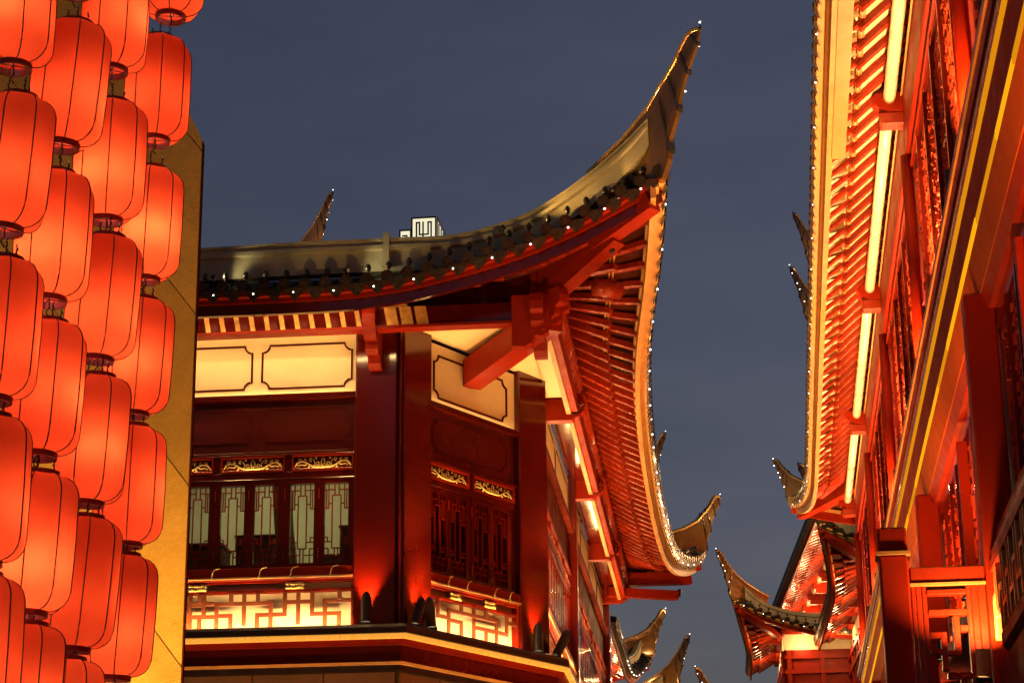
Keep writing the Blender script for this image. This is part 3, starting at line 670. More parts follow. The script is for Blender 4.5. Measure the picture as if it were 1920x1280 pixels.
# hidden far eave behind the second corner
be, bi = [], []
for k in range(24):
    f = k / 23; be.append(K2 + (-rr) * (5 * f) + Z * (-.54 * (1 - (1 - f) ** 3)) + sd * (-.35 * (1 - (1 - f) ** 2))); bi.append(Sp(-.2 - 4.2 * f, 11.0, 8.36))
RB = Run(be, bi); eave(ROOF, RB, spacing=.38, tile=.2, knobs=False)
bulbs("white pin lights along the front eave of the corner pavilion", RF, .39, s=.55, x0=2.5, out=.09, dz=.04, extra=ex1)
bulbs("white pin lights along the long street eave of the corner pavilion", RS, .62, s=.6, out=.09, dz=.03)
bulbs("white pin lights on the far upturned corner of the corner pavilion", RB, .42, s=.45, x1=2.2, out=.1, dz=-.02, extra=ex2)
# uplights on the ledge
def uplight(loc, lean, label, s=1.0, E=30, color=AMBER, target=None, ang=70, hood=True, hm=None):
    t = thing("uplight", label, "uplight", Vector(loc), "uplights on the ledges")
    M = Matrix.Translation(Vector(loc)) @ Matrix.Rotation(lean[0], 4, 'X') @ Matrix.Rotation(lean[1], 4, 'Y')
    n = 14; L = [[(.045 * s * math.cos(2 * math.pi * k / n), .045 * s * math.sin(2 * math.pi * k / n), 0) for k in range(n)],
         [(.05 * s * math.cos(2 * math.pi * k / n), .05 * s * math.sin(2 * math.pi * k / n), (.19 - (.09 * math.sin(2 * math.pi * k / n) if hood else 0)) * s) for k in range(n)],
         [(.044 * s * math.cos(2 * math.pi * k / n), .044 * s * math.sin(2 * math.pi * k / n), (.19 - (.09 * math.sin(2 * math.pi * k / n) if hood else 0)) * s) for k in range(n)],
         [(.042 * s * math.cos(2 * math.pi * k / n), .042 * s * math.sin(2 * math.pi * k / n), .05 * s) for k in range(n)]]
    MB().loft(L, cap=False).build("housing", hm or M_black, t, M)
    MB().lathe([(.001, .052 * s), (.041 * s, .052 * s)], 14).build("lens", M_lamp, t, M)
    MB().box(-.055 * s, .055 * s, -.03 * s, .03 * s, -.03 * s, 0, .004).build("foot", M_black, t, Matrix.Translation(Vector(loc)))
    up = (M.to_3x3() @ Vector((0, 0, 1)))
    p = M @ Vector((0, 0, (.11 if hood else .195) * s)); lamp("lamp", 'SPOT', p, E, color, t, .03, target or p + up, ang, .8)
    return t
def fl(F, u, n, z): return F @ Vector((u, -n, z))
uplight(fl(FR, -.26, .15, 5.015), (R(-4), R(0)), "dark slanted uplight at the foot of the pavilion's left column", 1.0, 26 * PAV_E, target=fl(FR, -.22, .085, 6.0))
uplight(fl(CH, .10, .15, 5.015), (R(-6), R(14)), "lit tilted uplight at the corner between the pavilion's two columns", .9, 22 * PAV_E, target=fl(CH, .18, .085, 6.0))
uplight(fl(CH, .34, .15, 5.015), (R(-4), R(-6)), "dark slanted uplight right of the pavilion's corner beside the fretwork", 1.0, 12 * PAV_E, target=fl(CH, .26, .085, 6.0))
uplight(fl(CH, 2.08, .14, 5.015), (R(-4), R(0)), "dark slanted uplight at the foot of the pavilion's right column", 1.0, 24 * PAV_E, target=fl(CH, 2.12, .07, 6.0))
uplight(fl(CH, 2.42, .12, 5.02), (R(0), R(28)), "pale tilted uplight at the right end of the pavilion's ledge", 1.0, 40 * PAV_E, WARM, target=fl(SI, 2.2, .5, 8.0), ang=90)
for k, t in enumerate((3.2, 6.3, 9.4)):
    uplight(fl(SI, t, .12, 5.02), (0, 0), "small uplight on the pavilion's street side ledge, number %s from the corner" % ("one two three".split()[k]), .8, 60 * PAV_E, WARM, target=fl(SI, t + .2, .62, 8.0), ang=100)
# light in the front room
t = thing("ceiling_light", "pale ceiling light inside the pavilion's front room", "ceiling light", FR @ Vector((-1.6, 1.2, 7.15)))
MB().box(-2.6, -.6, 1.0, 1.4, 7.16, 7.19).build("diffuser", glow("ceiling_diffuser", (1, .95, .66), 6.0), t, FR)
MB().box(-2.65, -.55, .95, 1.45, 7.185, 7.20).build("tray", M_int, t, FR)
def cabinet(u0, u1, y0, h, label, m):
    t = thing("cabinet", label, "cabinet", FR @ Vector(((u0 + u1) / 2, y0, 4.6)), "furniture stacked behind the lit windows")
    MB().box(u0, u1, y0, y0 + .4, 4.602, h, .02).build("body", m, t, FR)
    MB().box(u0 - .01, u1 + .01, y0 - .02, y0 + .42, h + .002, h + .03, .006).build("top", m, t, FR)
    MB().box(u0 + .03, (u0 + u1) / 2 - .01, y0 - .012, y0 - .001, 4.7, h - .03, .003).build("door", m, t, FR); MB().box((u0 + u1) / 2 + .01, u1 - .03, y0 - .012, y0 - .001, 4.7, h - .03, .003).build("door", m, t, FR)
M_cab = mat("brown_cabinet", (.10, .06, .035), .5); M_cab2 = mat("grey_cloth", (.22, .22, .20), .7)
cabinet(-2.5, -1.86, .7, 5.97, "low brown cabinet behind the leftmost lit window", M_cab)
cabinet(-1.74, -1.30, .8, 6.06, "taller brown cabinet behind the second lit window", M_cab)
cabinet(-1.0, -.72, 1.1, 5.90, "grey covered stack behind the fourth lit window", M_cab2)
cabinet(-.66, -.36, .6, 6.08, "dark stack behind the lit window nearest the column", M_cab)
tag(MB().loft([[FR @ Vector((u + du, y, z)) for u, y in ((-1.34, .55), (-1.28, .6), (-1.22, .54), (-1.16, .6), (-1.16, .615), (-1.22, .555), (-1.28, .615), (-1.34, .565))] for z, du in ((7.1, 0), (6.5, .01), (6.1, .04), (5.7, .09))]).build("curtain", M_int, None), "pale curtain hanging behind the third lit window", "curtain")
def floodlight(P, target, label, E, color=WARM, ang=110):
    t = thing("floodlight", label, "floodlight", (P.x, P.y, 0), "street floodlights")
    MB().tube([V(P.x, P.y, 0), V(P.x, P.y, P.z - .12)], .03, 8).build("pole", M_black, t)
    d = (Vector(target) - P).normalized(); x = Z.cross(d).normalized() if abs(d.z) < .98 else V(1, 0, 0); y = d.cross(x)
    M = basis(P, x, y, d)
    MB().box(-.14, .14, -.10, .10, -.10, 0, .01).build("housing", M_black, t, M)
    MB().box(-.125, .125, -.085, .085, .0015, .006).build("lens", M_lamp, t, M)
    lamp("lamp", 'SPOT', P + d * .05, E, color, t, .06, target, ang, .9)
for k, (u, e) in enumerate(((-2.6, .35), (-1.3, .45), (-.2, .42))):
    floodlight(fl(FR, u, 1.0, 2.0), fl(FR, u * .8, .5, 8.0), "street floodlight under the pavilion's front, %s from the corner" % ("third", "second", "first")[k], FLOOD_E * e)
floodlight(fl(CH, 1.2, 1.0, 2.0), fl(CH, 1.2, .6, 8.2), "street floodlight under the pavilion's chamfered corner", FLOOD_E * .8)
for k, t in enumerate((-1.0, 2.6, 6.0, 9.6)):
    floodlight(fl(SI, t, 1.5, 2.1), fl(SI, t + .3, .75, 8.0), "street floodlight under the pavilion's long side, %s from the corner" % ("first", "second", "third", "fourth")[k], FLOOD_E * .85)

def spotlet(P, target, label, E, color=(1, .52, .14), ang=60, s=1.0):  # unseen roof spotlights, added to brighten the horns and ridge
    t = thing("added_roof_spotlight", label, "spotlight", P, "small added roof spotlights")
    d = (Vector(target) - P).normalized(); x = Z.cross(d).normalized(); y = d.cross(x); M = basis(P, x, y, d, s)
    MB().lathe([(.001, -.06), (.02, -.06), (.026, 0), (.022, 0), (.001, -.005)], 10).build("housing", M_black, t, M)
    MB().lathe([(.001, -.003), (.018, -.003)], 10).build("lens", M_lamp, t, M)
    MB().tube([P - Z * .09, P - d * .02], .006, 5).build("bracket", M_black, t)
    lamp("lamp", 'SPOT', P + d * .01, E, color, t, .02, target, ang, .7)
spotlet(Fp(1.02, 1.15, 8.52), K1 + DG * .05 + Z * .55, "small added spotlight on the front tiles aimed at the great horn", HORN_E, ang=55)
spotlet(Fp(1.18, 2.2, 8.80), K1 + DG * .35 + Z * .95, "small added spotlight close under the great horn", HORN_E * .12, ang=80)
spotlet(Sp(1.25, 11.0, 8.40), K2 + DF * .2 + Z * .4, "small added spotlight lighting the far horn of the corner pavilion", HORN_E * .3, ang=70)

for k, u in enumerate((-2.9, -1.6, -.35)):
    spotlet(Fp(.96, u, 8.18), Fp(.74, u + 1.1, 8.47), "small added spotlight on the front tiles washing the pale ridge, %s from the left" % ("first", "second", "third")[k], 7.0, (1, .80, .40), 110, .7)

# ---------------------------------------------------------------- lightbox and horns of roofs behind
def far_roof(name, label, K, azA, lenA, azB, lenB, s=1.0, walls=True, lit=True, raft=M_raft, deck=M_deck, spacing=.38, tile=.22, knobs=False, fairy=None, energy=60, band=True, rise=.5, wash=0):
    dA, dB = hd(azA), hd(azB); t = thing(name, label, "building", (K.x, K.y, 0)); base = K.z - .89 * s
    C = K + (dA + dB) * (1.2 * s)
    roof = MB().loft([[C + Z * (base + .5 * s - K.z), C + dA * max(lenA - 2 * s, .5) + Z * (base + .5 * s - K.z), C + dA * max(lenA - 2 * s, .5) + dB * 1.0 * s + Z * (base + .9 * s - K.z), C + dB * 1.0 * s + Z * (base + .9 * s - K.z)],
                      [C + Z * (base + .55 * s - K.z), C + dA * max(lenA - 2 * s, .5) + Z * (base + .55 * s - K.z), C + dA * max(lenA - 2 * s, .5) + dB * 1.0 * s + Z * (base + .95 * s - K.z), C + dB * 1.0 * s + Z * (base + .95 * s - K.z)]]).build("roof", M_tile, t)
    runs = []
    for d, inn, Ln in ((dA, dB, lenA), (dB, dA, lenB)):
        E, I = [], []
        for k in range(44):
            x = Ln * (k / 43) ** 1.25; fl_ = .40 * s * (1 - max(0, 1 - x / (4.3 * s)) ** 2)
            E.append(K + d * x + inn * fl_ + Z * (-s * (8.81 - upz(x / s))))
            xi = x if x > 2.4 * s else lerp(1.05 * s, 2.4 * s, x / (2.4 * s))
            p = K + d * xi + inn * (.40 * s + .95 * s); p.z = base + .42 * s; I.append(p)
        r = Run(smoothz(E), I); runs.append(r)
        eave(roof, r, sc_=s, spacing=spacing, tile=tile, sag=.10 * s, rw=.085 * s, rh=.05 * s, raft=raft, deck=deck, knobs=knobs, rise=rise, deep=1.6 * s)
    dg = -(dA + dB).normalized(); horn(roof, K, dg, s); ex = horn_details(roof, K, dg, s)
    stick("hip_rafter", C + Z * (base + .15 * s - K.z), K - dg * .12 * s - Z * .2 * s, .14 * s, .16 * s, M_red, roof)
    if band:
        P = catmull([K + dA * x + dB * y + Z * (z - K.z) for x, y, z in ((lenA, .62 * s, base + .62 * s), (3.0 * s, .62 * s, base + .62 * s), (2.0 * s, .60 * s, base + .64 * s), (1.3 * s, .52 * s, base + .76 * s), (.75 * s, .38 * s, K.z + .08 * s), (.3 * s, .26 * s, K.z + .46 * s))], 4); o_ = []
        for i in range(len(P)):
            q = P[min(i + 1, len(P) - 1)] - P[max(0, i - 1)]; q.z = 0; q.normalize(); q = Vector((q.y, -q.x, 0)); o_.append(q if q.dot(dB) < 0 else -q)
        MB().sweep(P, o_, [(-.07 * s, -.33 * s), (.05 * s, -.33 * s), (.05 * s, -.12 * s), (.08 * s, -.1 * s), (.08 * s, -.06 * s), (.05 * s, -.05 * s), (.05 * s, 0), (-.08 * s, 0)]).build("ridge_band", M_band, roof)
        if wash: MB().sweep([p + q * .19 * s - Z * .42 * s for p, q in zip(P[:-7], o_[:-7])], o_[:-7], [(-.02, 0), (.02, 0), (.02, .012), (-.02, .012)]).build("added_wash_led", glow("added_far_wash", (1, .78, .36), wash), roof)  # added hidden strip that brightens the ridge band
    if walls:
        W0 = C + (dA + dB) * .12 * s; zt = base + .32 * s
        for d, inn, Ln in ((dA, dB, lenA), (dB, dA, lenB)):
            A = W0.copy(); A.z = 0; L_ = max(Ln - 1.5 * s, 1.0)
            w = MB(); q = [A, A + d * L_, A + d * L_ + inn * .2, A + inn * .2]
            w.loft([[p + Z * 0.02 for p in q], [p + Z * (zt - .55 * s) for p in q]]); w.build("wall", M_red, t)
            MB().loft([[p - inn * .01 + Z * (zt - .55 * s + .002) for p in q], [p - inn * .01 + Z * (zt - .12 * s) for p in q]]).build("frieze_panel", M_cream, t)
            for z_ in (.75, 1.15): stick("lintel", A - inn * .03 + Z * (zt - z_ * s), A + d * L_ - inn * .03 + Z * (zt - z_ * s), .12 * s, .10 * s, M_red, t)
            for k in range(max(2, int(L_ / (.9 * s)))): stick("post", A - inn * .02 + d * (.1 + .9 * s * k) + Z * (zt - .56 * s), A - inn * .02 + d * (.1 + .9 * s * k) + Z * .1, .12 * s, .12 * s, M_red, t, up=d)
            stick("wall_beam", A - inn * .02 + Z * (zt - .04 * s), A + d * L_ - inn * .02 + Z * (zt - .04 * s), .22 * s, .15 * s, M_red, t)
            n = max(2, int(L_ / (1.15 * s))); 
            for k in range(n):
                a = A + d * (L_ * k / n + .12 * s) - inn * .30 * s + Z * (zt + .06 * s); b = A + d * (L_ * (k + 1) / n - .06 * s) - inn * .30 * s + Z * (zt + .06 * s)
                MB().tube([a, b], .06 * s, 8).build("purlin", M_purl, t)
                c = A + d * (L_ * k / n) + Z * (zt - .02 * s)
                stick("bracket", c - inn * .40 * s, c, .13 * s, .15 * s, M_red, t); stick("bracket_cap", c - inn * .36 * s - Z * .10 * s, c - Z * .10 * s, .08 * s, .06 * s, M_red, t)
                if lit and k % 2 == 0: lamp("lamp", 'POINT', c + d * .5 * s - inn * .45 * s - Z * .45 * s, energy * .45 * s * s, GOLDL, t, .05)
    sg = 1 if (EYE - K).dot(dg.cross(Z)) > 0 else -1
    lamp("lamp", "POINT", K + dg * .35 * s + dg.cross(Z) * sg * .55 * s + Z * .25 * s, 16.0 * s, (1, .58, .20), t, .03)  # added unseen point light that turns the horn gold
    if fairy: bulbs(fairy, runs[0], .6 * s, s * .6, out=.1, x1=6 * s, extra=ex)
    return t, runs
NR = dict(walls=False, lit=False)
far_roof("rear_roof", "dark upturned roof horn poking up behind the pavilion's front ridge", at(592, 486, 27) , AZ + 270, 3.2, AZ, 3.2, .66, fairy="white pin lights up the small roof horn behind the pavilion", **NR)
far_roof("street_roof", "slim upturned roof tip peeping out behind the pavilion's long eave", at(1222, 912, 36), AZ + 270, 3, AZ, 3, .68, fairy="white pin lights on the slim roof tip behind the long eave", **NR)
far_roof("shop_building", "lower red building with striped eave and upturned corner beyond the pavilion", at(1219, 1236, 46), AZ + 180, 9, AZ + 270, 4, .88, fairy="white pin lights on the lower street building beyond the pavilion", energy=140)
far_roof("gold_ridge_roof", "roof with gilded ridge sweeping up to a horn at the bottom centre", at(1266, 1296, 44), AZ + 270, 5, AZ, 5, .84, fairy="white pin lights on the gilded ridge horn at the bottom", energy=60, wash=5)
far_roof("distant_roof", "tiny left-leaning roof horn at the bottom of the sky gap", at(1336, 1345, 52), AZ + 90, 5, AZ, 5, .9, fairy="white pin lights on the tiny left-leaning horn", **NR)
far_roof("far_pavilion", "distant lit pavilion with pale green ridge at the end of the street", at(1376, 1128, 46), AZ + 90, 7, AZ, 6, .84, knobs=True, fairy="white pin lights on the distant pavilion's horn", energy=80, wash=14)
UF = thing("upper_far_building", "tall far building whose straight striped eave runs down to the distant pavilion", "building", at(1540, 1000, 46))
p0 = at(1531, 948, 44); d1 = ray(1448, 1156); p1 = EYE + d1 * ((p0.z - EYE.z) / d1.z); ax = (p1 - p0).normalized(); ix = Vector((ax.y, -ax.x, 0)); p0 = p0 - ax * 1.5; LU = (p1 - p0).length + 4
roof = MB().loft([[p0 + ix * a + ax * b + Z * (z + c) for a, b, c in ((1.4, 0, .6), (1.4, LU, .6), (3, LU, 1.0), (3, 0, 1.0))] for z in (0, .05)]).build("roof", M_tile, UF)
ru = Run([p0 + ax * (LU * k / 30) for k in range(31)], [p0 + ax * (LU * k / 30) + ix * 1.3 + Z * .5 for k in range(31)])
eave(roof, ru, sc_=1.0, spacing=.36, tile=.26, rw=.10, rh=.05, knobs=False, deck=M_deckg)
q = [p0 + ix * a + ax * b for a, b in ((1.3, 0), (1.3, LU), (2.5, LU), (2.5, 0))]
MB().loft([[V(p.x, p.y, .02) for p in q], [V(p.x, p.y, p.z + .42) for p in q]]).build("wall", M_red, UF)
for k in range(int(LU / 1.6)):
    c = p0 + ax * (1.6 * k + .3) + ix * 1.3 + Z * .18
    stick("bracket", c - ix * .45, c, .2, .2, M_red, UF); stick("bracket_cap", c - ix * .4 - Z * .15, c - Z * .15, .12, .1, M_red, UF)
    MB().tube([c + ax * .2 - ix * .32 + Z * .1, c + ax * 1.5 - ix * .32 + Z * .1], .08, 8).build("purlin", M_purl, UF)
    if k % 2 == 0: lamp("lamp", 'POINT', c + ax * .8 - ix * .30 - Z * .75, 170, GOLDL, UF, .06)
far_roof("middle_building", "lower lit building with curved striped eave beside the right hand building", at(1537, 985, 38), 98, 4, 5.0, 9.5, .85, energy=110, deck=M_deck)
far_roof("hooked_roof", "hooked bronze roof horn beside the right hand eave, upper one", at(1520, 494, 42), AZ + 92, 3, AZ, 3, .80, **NR)
far_roof("silver_horn_roof", "thin pale roof horn beside the right hand eave, lower one", at(1518, 606, 44), AZ + 92, 3, AZ, 3, .92, fairy="white pin lights on the thin pale horn by the right hand eave", **NR)

lb = thing("roof_light_box", "glowing white fretwork light box standing on the pavilion roof", "light box", at(795, 447, 23.2))
LBF = frame(at(771, 452, 23.2), AZ + 92); zb = at(771, 452, 23.2).z
def lbox(x0, x1, y0, y1, z0, z1, bars, sbars):
    MB().box(x0, x1, y0, y1, z0, z1).build("glow_face", M_box, lb, LBF)
    fr = MB(); e = .018
    for a, b in ((x0, x0 + e), (x1 - e, x1)): fr.box(a, b, y0 - .012, y0 - .001, z0, z1)
    for a, b in ((z0, z0 + e), (z1 - e, z1)): fr.box(x0 + e, x1 - e, y0 - .012, y0 - .001, a, b)
    fr.box(x1 + .001, x1 + .012, y0, y0 + .03, z0, z1); fr.box(x1 + .001, x1 + .012, y0 + .03, y1, z1 - .03, z1); fr.box(x1 + .001, x1 + .012, y1 - .03, y1, z0, z1 - .03)
    fr.build("frame", M_black, lb, LBF)
    w, h = x1 - x0, z1 - z0
    for a0, a1, b0, b1 in bars: MB().box(x0 + a0 * w, x0 + a1 * w, y0 - .010, y0 - .001, z0 + b0 * h, z0 + b1 * h).build("fret_bar", M_black, lb, LBF)
    for a0, a1 in sbars: MB().box(x1 + .001, x1 + .010, y0 + a0, y0 + a1, z0 + .04, z1 - .05).build("fret_bar", M_black, lb, LBF)
lbox(0, .31, 0, .55, zb, zb + .30, [(.44, .5, .08, .8), (.18, .24, .0, .8), (.3, .44, .22, .28), (.18, .36, .74, .8), (.30, .36, .28, .74), (.64, .70, .22, .74), (.5, .64, .22, .28), (.64, .82, .74, .8), (.76, .82, .14, .74), (.24, .44, .08, .14), (.5, .76, .08, .14)], [(.12, .16), (.28, .32), (.42, .46)])
lbox(-.155, -.004, .04, .4, zb - .012, zb + .165, [(.55, .68, .0, .6), (.25, .55, .5, .6)], [])

# ---------------------------------------------------------------- gold clad wall on the left
GW_E = 620.0
GW = thing("gold_clad_wall", "wall clad in perforated gold metal sheets behind the red lanterns", "wall", (-3.6, 14, 0))
GF = frame((0, 14.0, 0), 90)
def zt(x): return 7.74 + (-2.276 - x) * 2.1
def quad(P, y0, y1, nm, m):
    return MB().prism(P, y0, y1, lambda a, b, d: (a, d, b)).build(nm, m, GW, GF)
cols = [(-2.276, -2.655), (-2.655, -3.9), (-3.9, -5.2)]
def zs(k, x): return 6.44 + 1.27 * k - 1.28 * (x + 2.32)
for xr, xl in cols:
    for k in range(-6, 3):
        top = lambda x: min(zs(k + 1, x) - .006, zt(x)); bot = lambda x: min(max(zs(k, x) + .006, .03), zt(x) - .0)
        if top(xr - .003) - bot(xr - .003) < .02 and top(xl) - bot(xl) < .02: continue
        quad([(xl + .003, bot(xl)), (xr - .003, bot(xr)), (xr - .003, max(top(xr), bot(xr) + .01)), (xl + .003, max(top(xl), bot(xl) + .01))], .0, .02, "gold_sheet", M_gw)
quad([(-5.2, .02), (-2.279, .02), (-2.279, 7.72), (-5.2, zt(-5.2) - .03)], .024, .06, "wall_core", M_stone)
quad([(-2.2755, .02), (-2.268, .02), (-2.268, 7.725), (-2.2755, 7.735)], -.003, .06, "edge_trim", M_line)
mb = MB().box(-6, 0, -.02, .06, -.09, .09).build("sloped_trim", M_gw, GW, Matrix.Translation(at(150, 1262, 13.7)) @ Matrix.Rotation(R(39), 4, 'Y'))

for k, (x, y) in enumerate(((-2.9, 12.6), (-2.35, 12.3))):  # unseen floodlights added to brighten the gold sheets
    floodlight(V(x, y, 2.6 - k * .3), V(-2.6, 14, 6.2), ("added street floodlight lighting the gold wall, left one", "added street floodlight lighting the gold wall, right one")[k], GW_E, (1, .60, .18), 100)
# ---------------------------------------------------------------- red lanterns
LR, LH = .197, .675
hp = [(.092, .0), (.134, .010), (.166, .032), (.186, .062), (.195, .096), (LR, .13)]
prof = hp + [(LR + .003, LH / 2)] + [(r, LH - z) for r, z in hp[::-1]]
def lrad(r, a):
    f = (a / (math.pi / 4)) % 1.0; c = math.cos(math.pi / 8) / math.cos((f - .5) * math.pi / 4)
    return r * lerp(1.0, c, .85)
nS = 40; loops = []
for r, z in prof: loops.append([(lrad(r, 2 * math.pi * k / nS) * math.cos(2 * math.pi * k / nS), lrad(r, 2 * math.pi * k / nS) * math.sin(2 * math.pi * k / nS), z) for k in range(nS)])
ME_shade = shared("shade", MB().loft(loops, cap=False, smooth=True), M_shade)
ME_rib = shared("rib", MB().tube([(r + .001, 0, z) for r, z in prof], .0036, 5), M_wire)
def collar(z0, z1, r0, r1, n=24):
    return MB().loft([[(r * math.cos(2 * math.pi * k / n), r * math.sin(2 * math.pi * k / n), z) for k in range(n)] for r, z in ((r0, z0), (r1, z0), (r1, z1), (r0, z1), (r0, z0))], cap=False)
ME_cb = shared("bottom_collar", collar(-.026, .010, .080, .094), M_collar)
def topc():
    b = collar(LH - .01, LH + .022, .078, .092); return b
ME_ct = shared("top_collar", topc(), M_collar)
ME_hang = shared("hanger_chain", MB().tube([(.06 + .004 * math.sin(k * 2.1), .004 * math.cos(k * 2.1), LH + .005 + .011 * k) for k in range(10)], [.0035, .006] * 5, 5), M_wire)
ME_cross = shared("cross_wire", MB().tube([(-.082, 0, -.004), (.082, 0, -.004)], .003, 4), M_wire)
ME_flex = shared("lamp_flex", MB().tube([(0, 0, .02), (.01, .006, -.045), (-.006, .012, -.07), (.012, .0, -.10)], .004, 4), M_wire)
ME_bulbL = shared("bulb", MB().lathe([(.012, .06), (.012, 0), (.028, -.03), (.03, -.05), (.02, -.075), (.001, -.085)], 10, (0, 0, .34)), glow("lantern_bulb", (1, .7, .4), 6.0, False))
names = ["string beside the gold wall", "second string from the gold wall", "third string from the gold wall", "leftmost string at the photo's edge"]
ordn = ["topmost", "second", "third", "fourth", "fifth", "lowest"]
strings = [(11.5, [(320, 30), (290, 262), (271, 521), (250, 773), (237, 1018), (214, 1267)]),
           (10.6, [(209, 130), (199, 410), (182, 670), (163, 940), (137, 1213)]),
           (9.85, [(140, -18), (116, 270), (91, 560), (72, 850), (53, 1146)]),
           (9.3, [(24, 122), (8, 427), (-14, 745), (-34, 1052), (-52, 1360)])]
strings[2][1].append((30, 1440)); strings[1][1].append((112, 1488))
M_shift = 0
for si_, (D, ps) in enumerate(strings):
    tot = len(ps)
    for k, (x, y) in enumerate(ps):
        P = at(x, y, D); nm = ordn[k] if k < tot - 1 else "lowest"
        t = thing("red_lantern", "%s red cloth lantern in the %s" % (nm, names[si_]), "lantern", P, "red lanterns hanging in strings")
        M = Matrix.Translation(P) @ Matrix.Rotation(R(random.uniform(-3, 3)), 4, 'X') @ Matrix.Rotation(R(1.6 + random.uniform(-2, 2)), 4, 'Y') @ Matrix.Rotation(R(random.uniform(0, 45)), 4, 'Z')
        link("shade", ME_shade, M, t)
        for q in range(8): link("rib", ME_rib, M @ Matrix.Rotation(2 * math.pi * q / 8, 4, 'Z'), t)
        link("bottom_collar", ME_cb, M, t); link("top_collar", ME_ct, M, t); [link("hanger_chain", ME_hang, M @ Matrix.Rotation(q * 2.09 + .4, 4, "Z"), t) for q in range(3)]; [link("cross_wire", ME_cross, M @ Matrix.Rotation(q * 1.57, 4, "Z"), t) for q in range(2)]; link("lamp_flex", ME_flex, M, t); link("bulb", ME_bulbL, M, t)
        lamp("lamp", 'POINT', M @ Vector((random.uniform(-.05, .05), random.uniform(-.05, .05), random.uniform(.21, .30))), LANTERN_E * random.uniform(.7, 1.25), (1, .80, .62), t, .05)
    # a second, hidden row behind fills the gaps with dim red
    for k, (x, y) in enumerate(ps[:-1]):
        pass

M_ochre = mat('red_cornice', (.55, .07, .022), .6, var=.3, scale=2, spec=.04)
M_cove2 = mat('orange_cove', (.50, .10, .018), .6, var=.2, scale=2, spec=.05)
M_lat = mat('lattice_red', (.36, .035, .008), .5, var=.35, scale=9, spec=.15)
M_lacm = mat('deep_red_panel', (.30, .018, .005), .5, var=.25, scale=2, spec=.25)
# ---------------------------------------------------------------- right hand building
RH = thing("shop_building", "tall lamp-lit red building with lattice walls along the right edge", "building", (2.5, 14, 0))
RBF = frame((0, 0, 0), 187.3)
def rp(t, o, h): return RBF @ Vector((-t, o, h + 1.6))
def rbox(t0, t1, o0, o1, h0, h1, nm, m, parent=None, b=0): return MB().box(-t1, -t0, o0, o1, h0 + 1.6, h1 + 1.6, b).build(nm, m, parent or RH, RBF)
T0, T1 = 7.0, 32.6
RROOF = rbox(T0, T1, 1.6, 4.0, 8.3, 8.36, "roof", M_tile)
E, I = [], []
for k in range(90):
    t = 33.2 - 26.0 * k / 89; dlt = 33.2 - t
    up = .42 * max(0, 1 - dlt / 3.2) ** 2; fo = .26 * max(0, 1 - dlt / 3.4) ** 2
    E.append(rp(t, .604 - fo, 7.40 + up)); ti = t if dlt > 3 else lerp(31.6, 30.2, dlt / 3); I.append(rp(ti, 1.50, 8.0))
RR = Run(E, I)
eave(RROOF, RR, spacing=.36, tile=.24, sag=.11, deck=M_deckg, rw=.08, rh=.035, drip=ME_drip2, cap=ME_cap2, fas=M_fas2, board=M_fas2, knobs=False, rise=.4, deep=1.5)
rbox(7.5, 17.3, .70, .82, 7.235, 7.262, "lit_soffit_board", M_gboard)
KR = rp(33.2, .345, 7.82); DR = (hd(7.3) - hd(97.3)).normalized()
horn(RROOF, KR, DR, .62); exr = horn_details(RROOF, KR, DR, .62); lamp('lamp', 'POINT', KR + DR * .15 - hd(97.3) * .25 - hd(7.3) * .45 + Z * .1, 12, (1, .66, .26), RH, .03)  # point light without a fixture, added to gild the end horn
stick("hip_rafter", rp(31.6, 1.4, 7.75), KR - DR * .2 - Z * .2, .15, .16, M_red, RROOF)
# end eave turning away to the right
E, I = [], []
for k in range(20):
    f = k / 19; E.append(rp(33.2 - .3 * (1 - (1 - f) ** 2), .345 + 3.4 * f, 7.82 - .42 * (1 - (1 - f) ** 3))); I.append(rp(31.9, 1.45 + 2.6 * f, 8.0))
RE = Run(E, I); eave(RROOF, RE, spacing=.36, tile=.24, knobs=False, rise=.4, deep=1.5)
bulbs("amber and white pin lights along the right hand building's eave", RR, .95, .45, out=.11, dz=.03, extra=exr)
brk = [6.7, 11.9, 17.0, 22.1, 27.3, 32.3]
for a, b in zip(brk, brk[1:]):
    MB().tube([rp(a + .10, 1.22, 7.62), rp(b - .10, 1.22, 7.62)], .055, 14).build("purlin", M_purl, RH)
    stick("purlin_plank", rp(a + .1, 1.23, 7.725), rp(b - .1, 1.23, 7.725), .10, .05, M_red, RH)
def rarm():
    P = [(0, 0), (.26, 0), (.30, .03), (.34, .04), (.37, .08), (.39, .13), (.36, .17), (0, .17)]
    return MB().prism(P, -.10, .10, lambda a, c, d: (d, -a, c))
ME_rarm = shared("bracket_arm", rarm(), M_red)
ME_rblk = shared("bracket_block", MB().box(-.08, .08, -.33, -.12, -.12, .0, .012), M_raft)
for t in brk:
    M = RBF @ Matrix.Translation((-t, 1.46, 7.50 + 1.6)); a = link("bracket_arm", ME_rarm, M, RH); link("bracket_block", ME_rblk, M, a)
rbox(T0, T1, 1.33, 1.50, 7.10, 7.66, "wall_beam", M_red, b=.01)
rbox(T0, T1, 1.315, 1.332, 7.635, 7.668, "beam_bead", M_fas)
rbox(T0, T1, 1.505, 4.5, .02 - 1.6, 8.2, "rear_mass", M_dark)
for i, t in enumerate(brk): MB().tube([rp(t, 1.335, 4.97), rp(t, 1.335, 7.098)], .052, 16).build("column", M_red, RH)
rbox(T0, T1, 1.4025, 1.44, 4.97, 7.098, "lattice_backing", M_lacm)
rbox(T0, T1, 1.4025, 1.44, 2.6, 3.80, "lattice_backing", M_lacm)
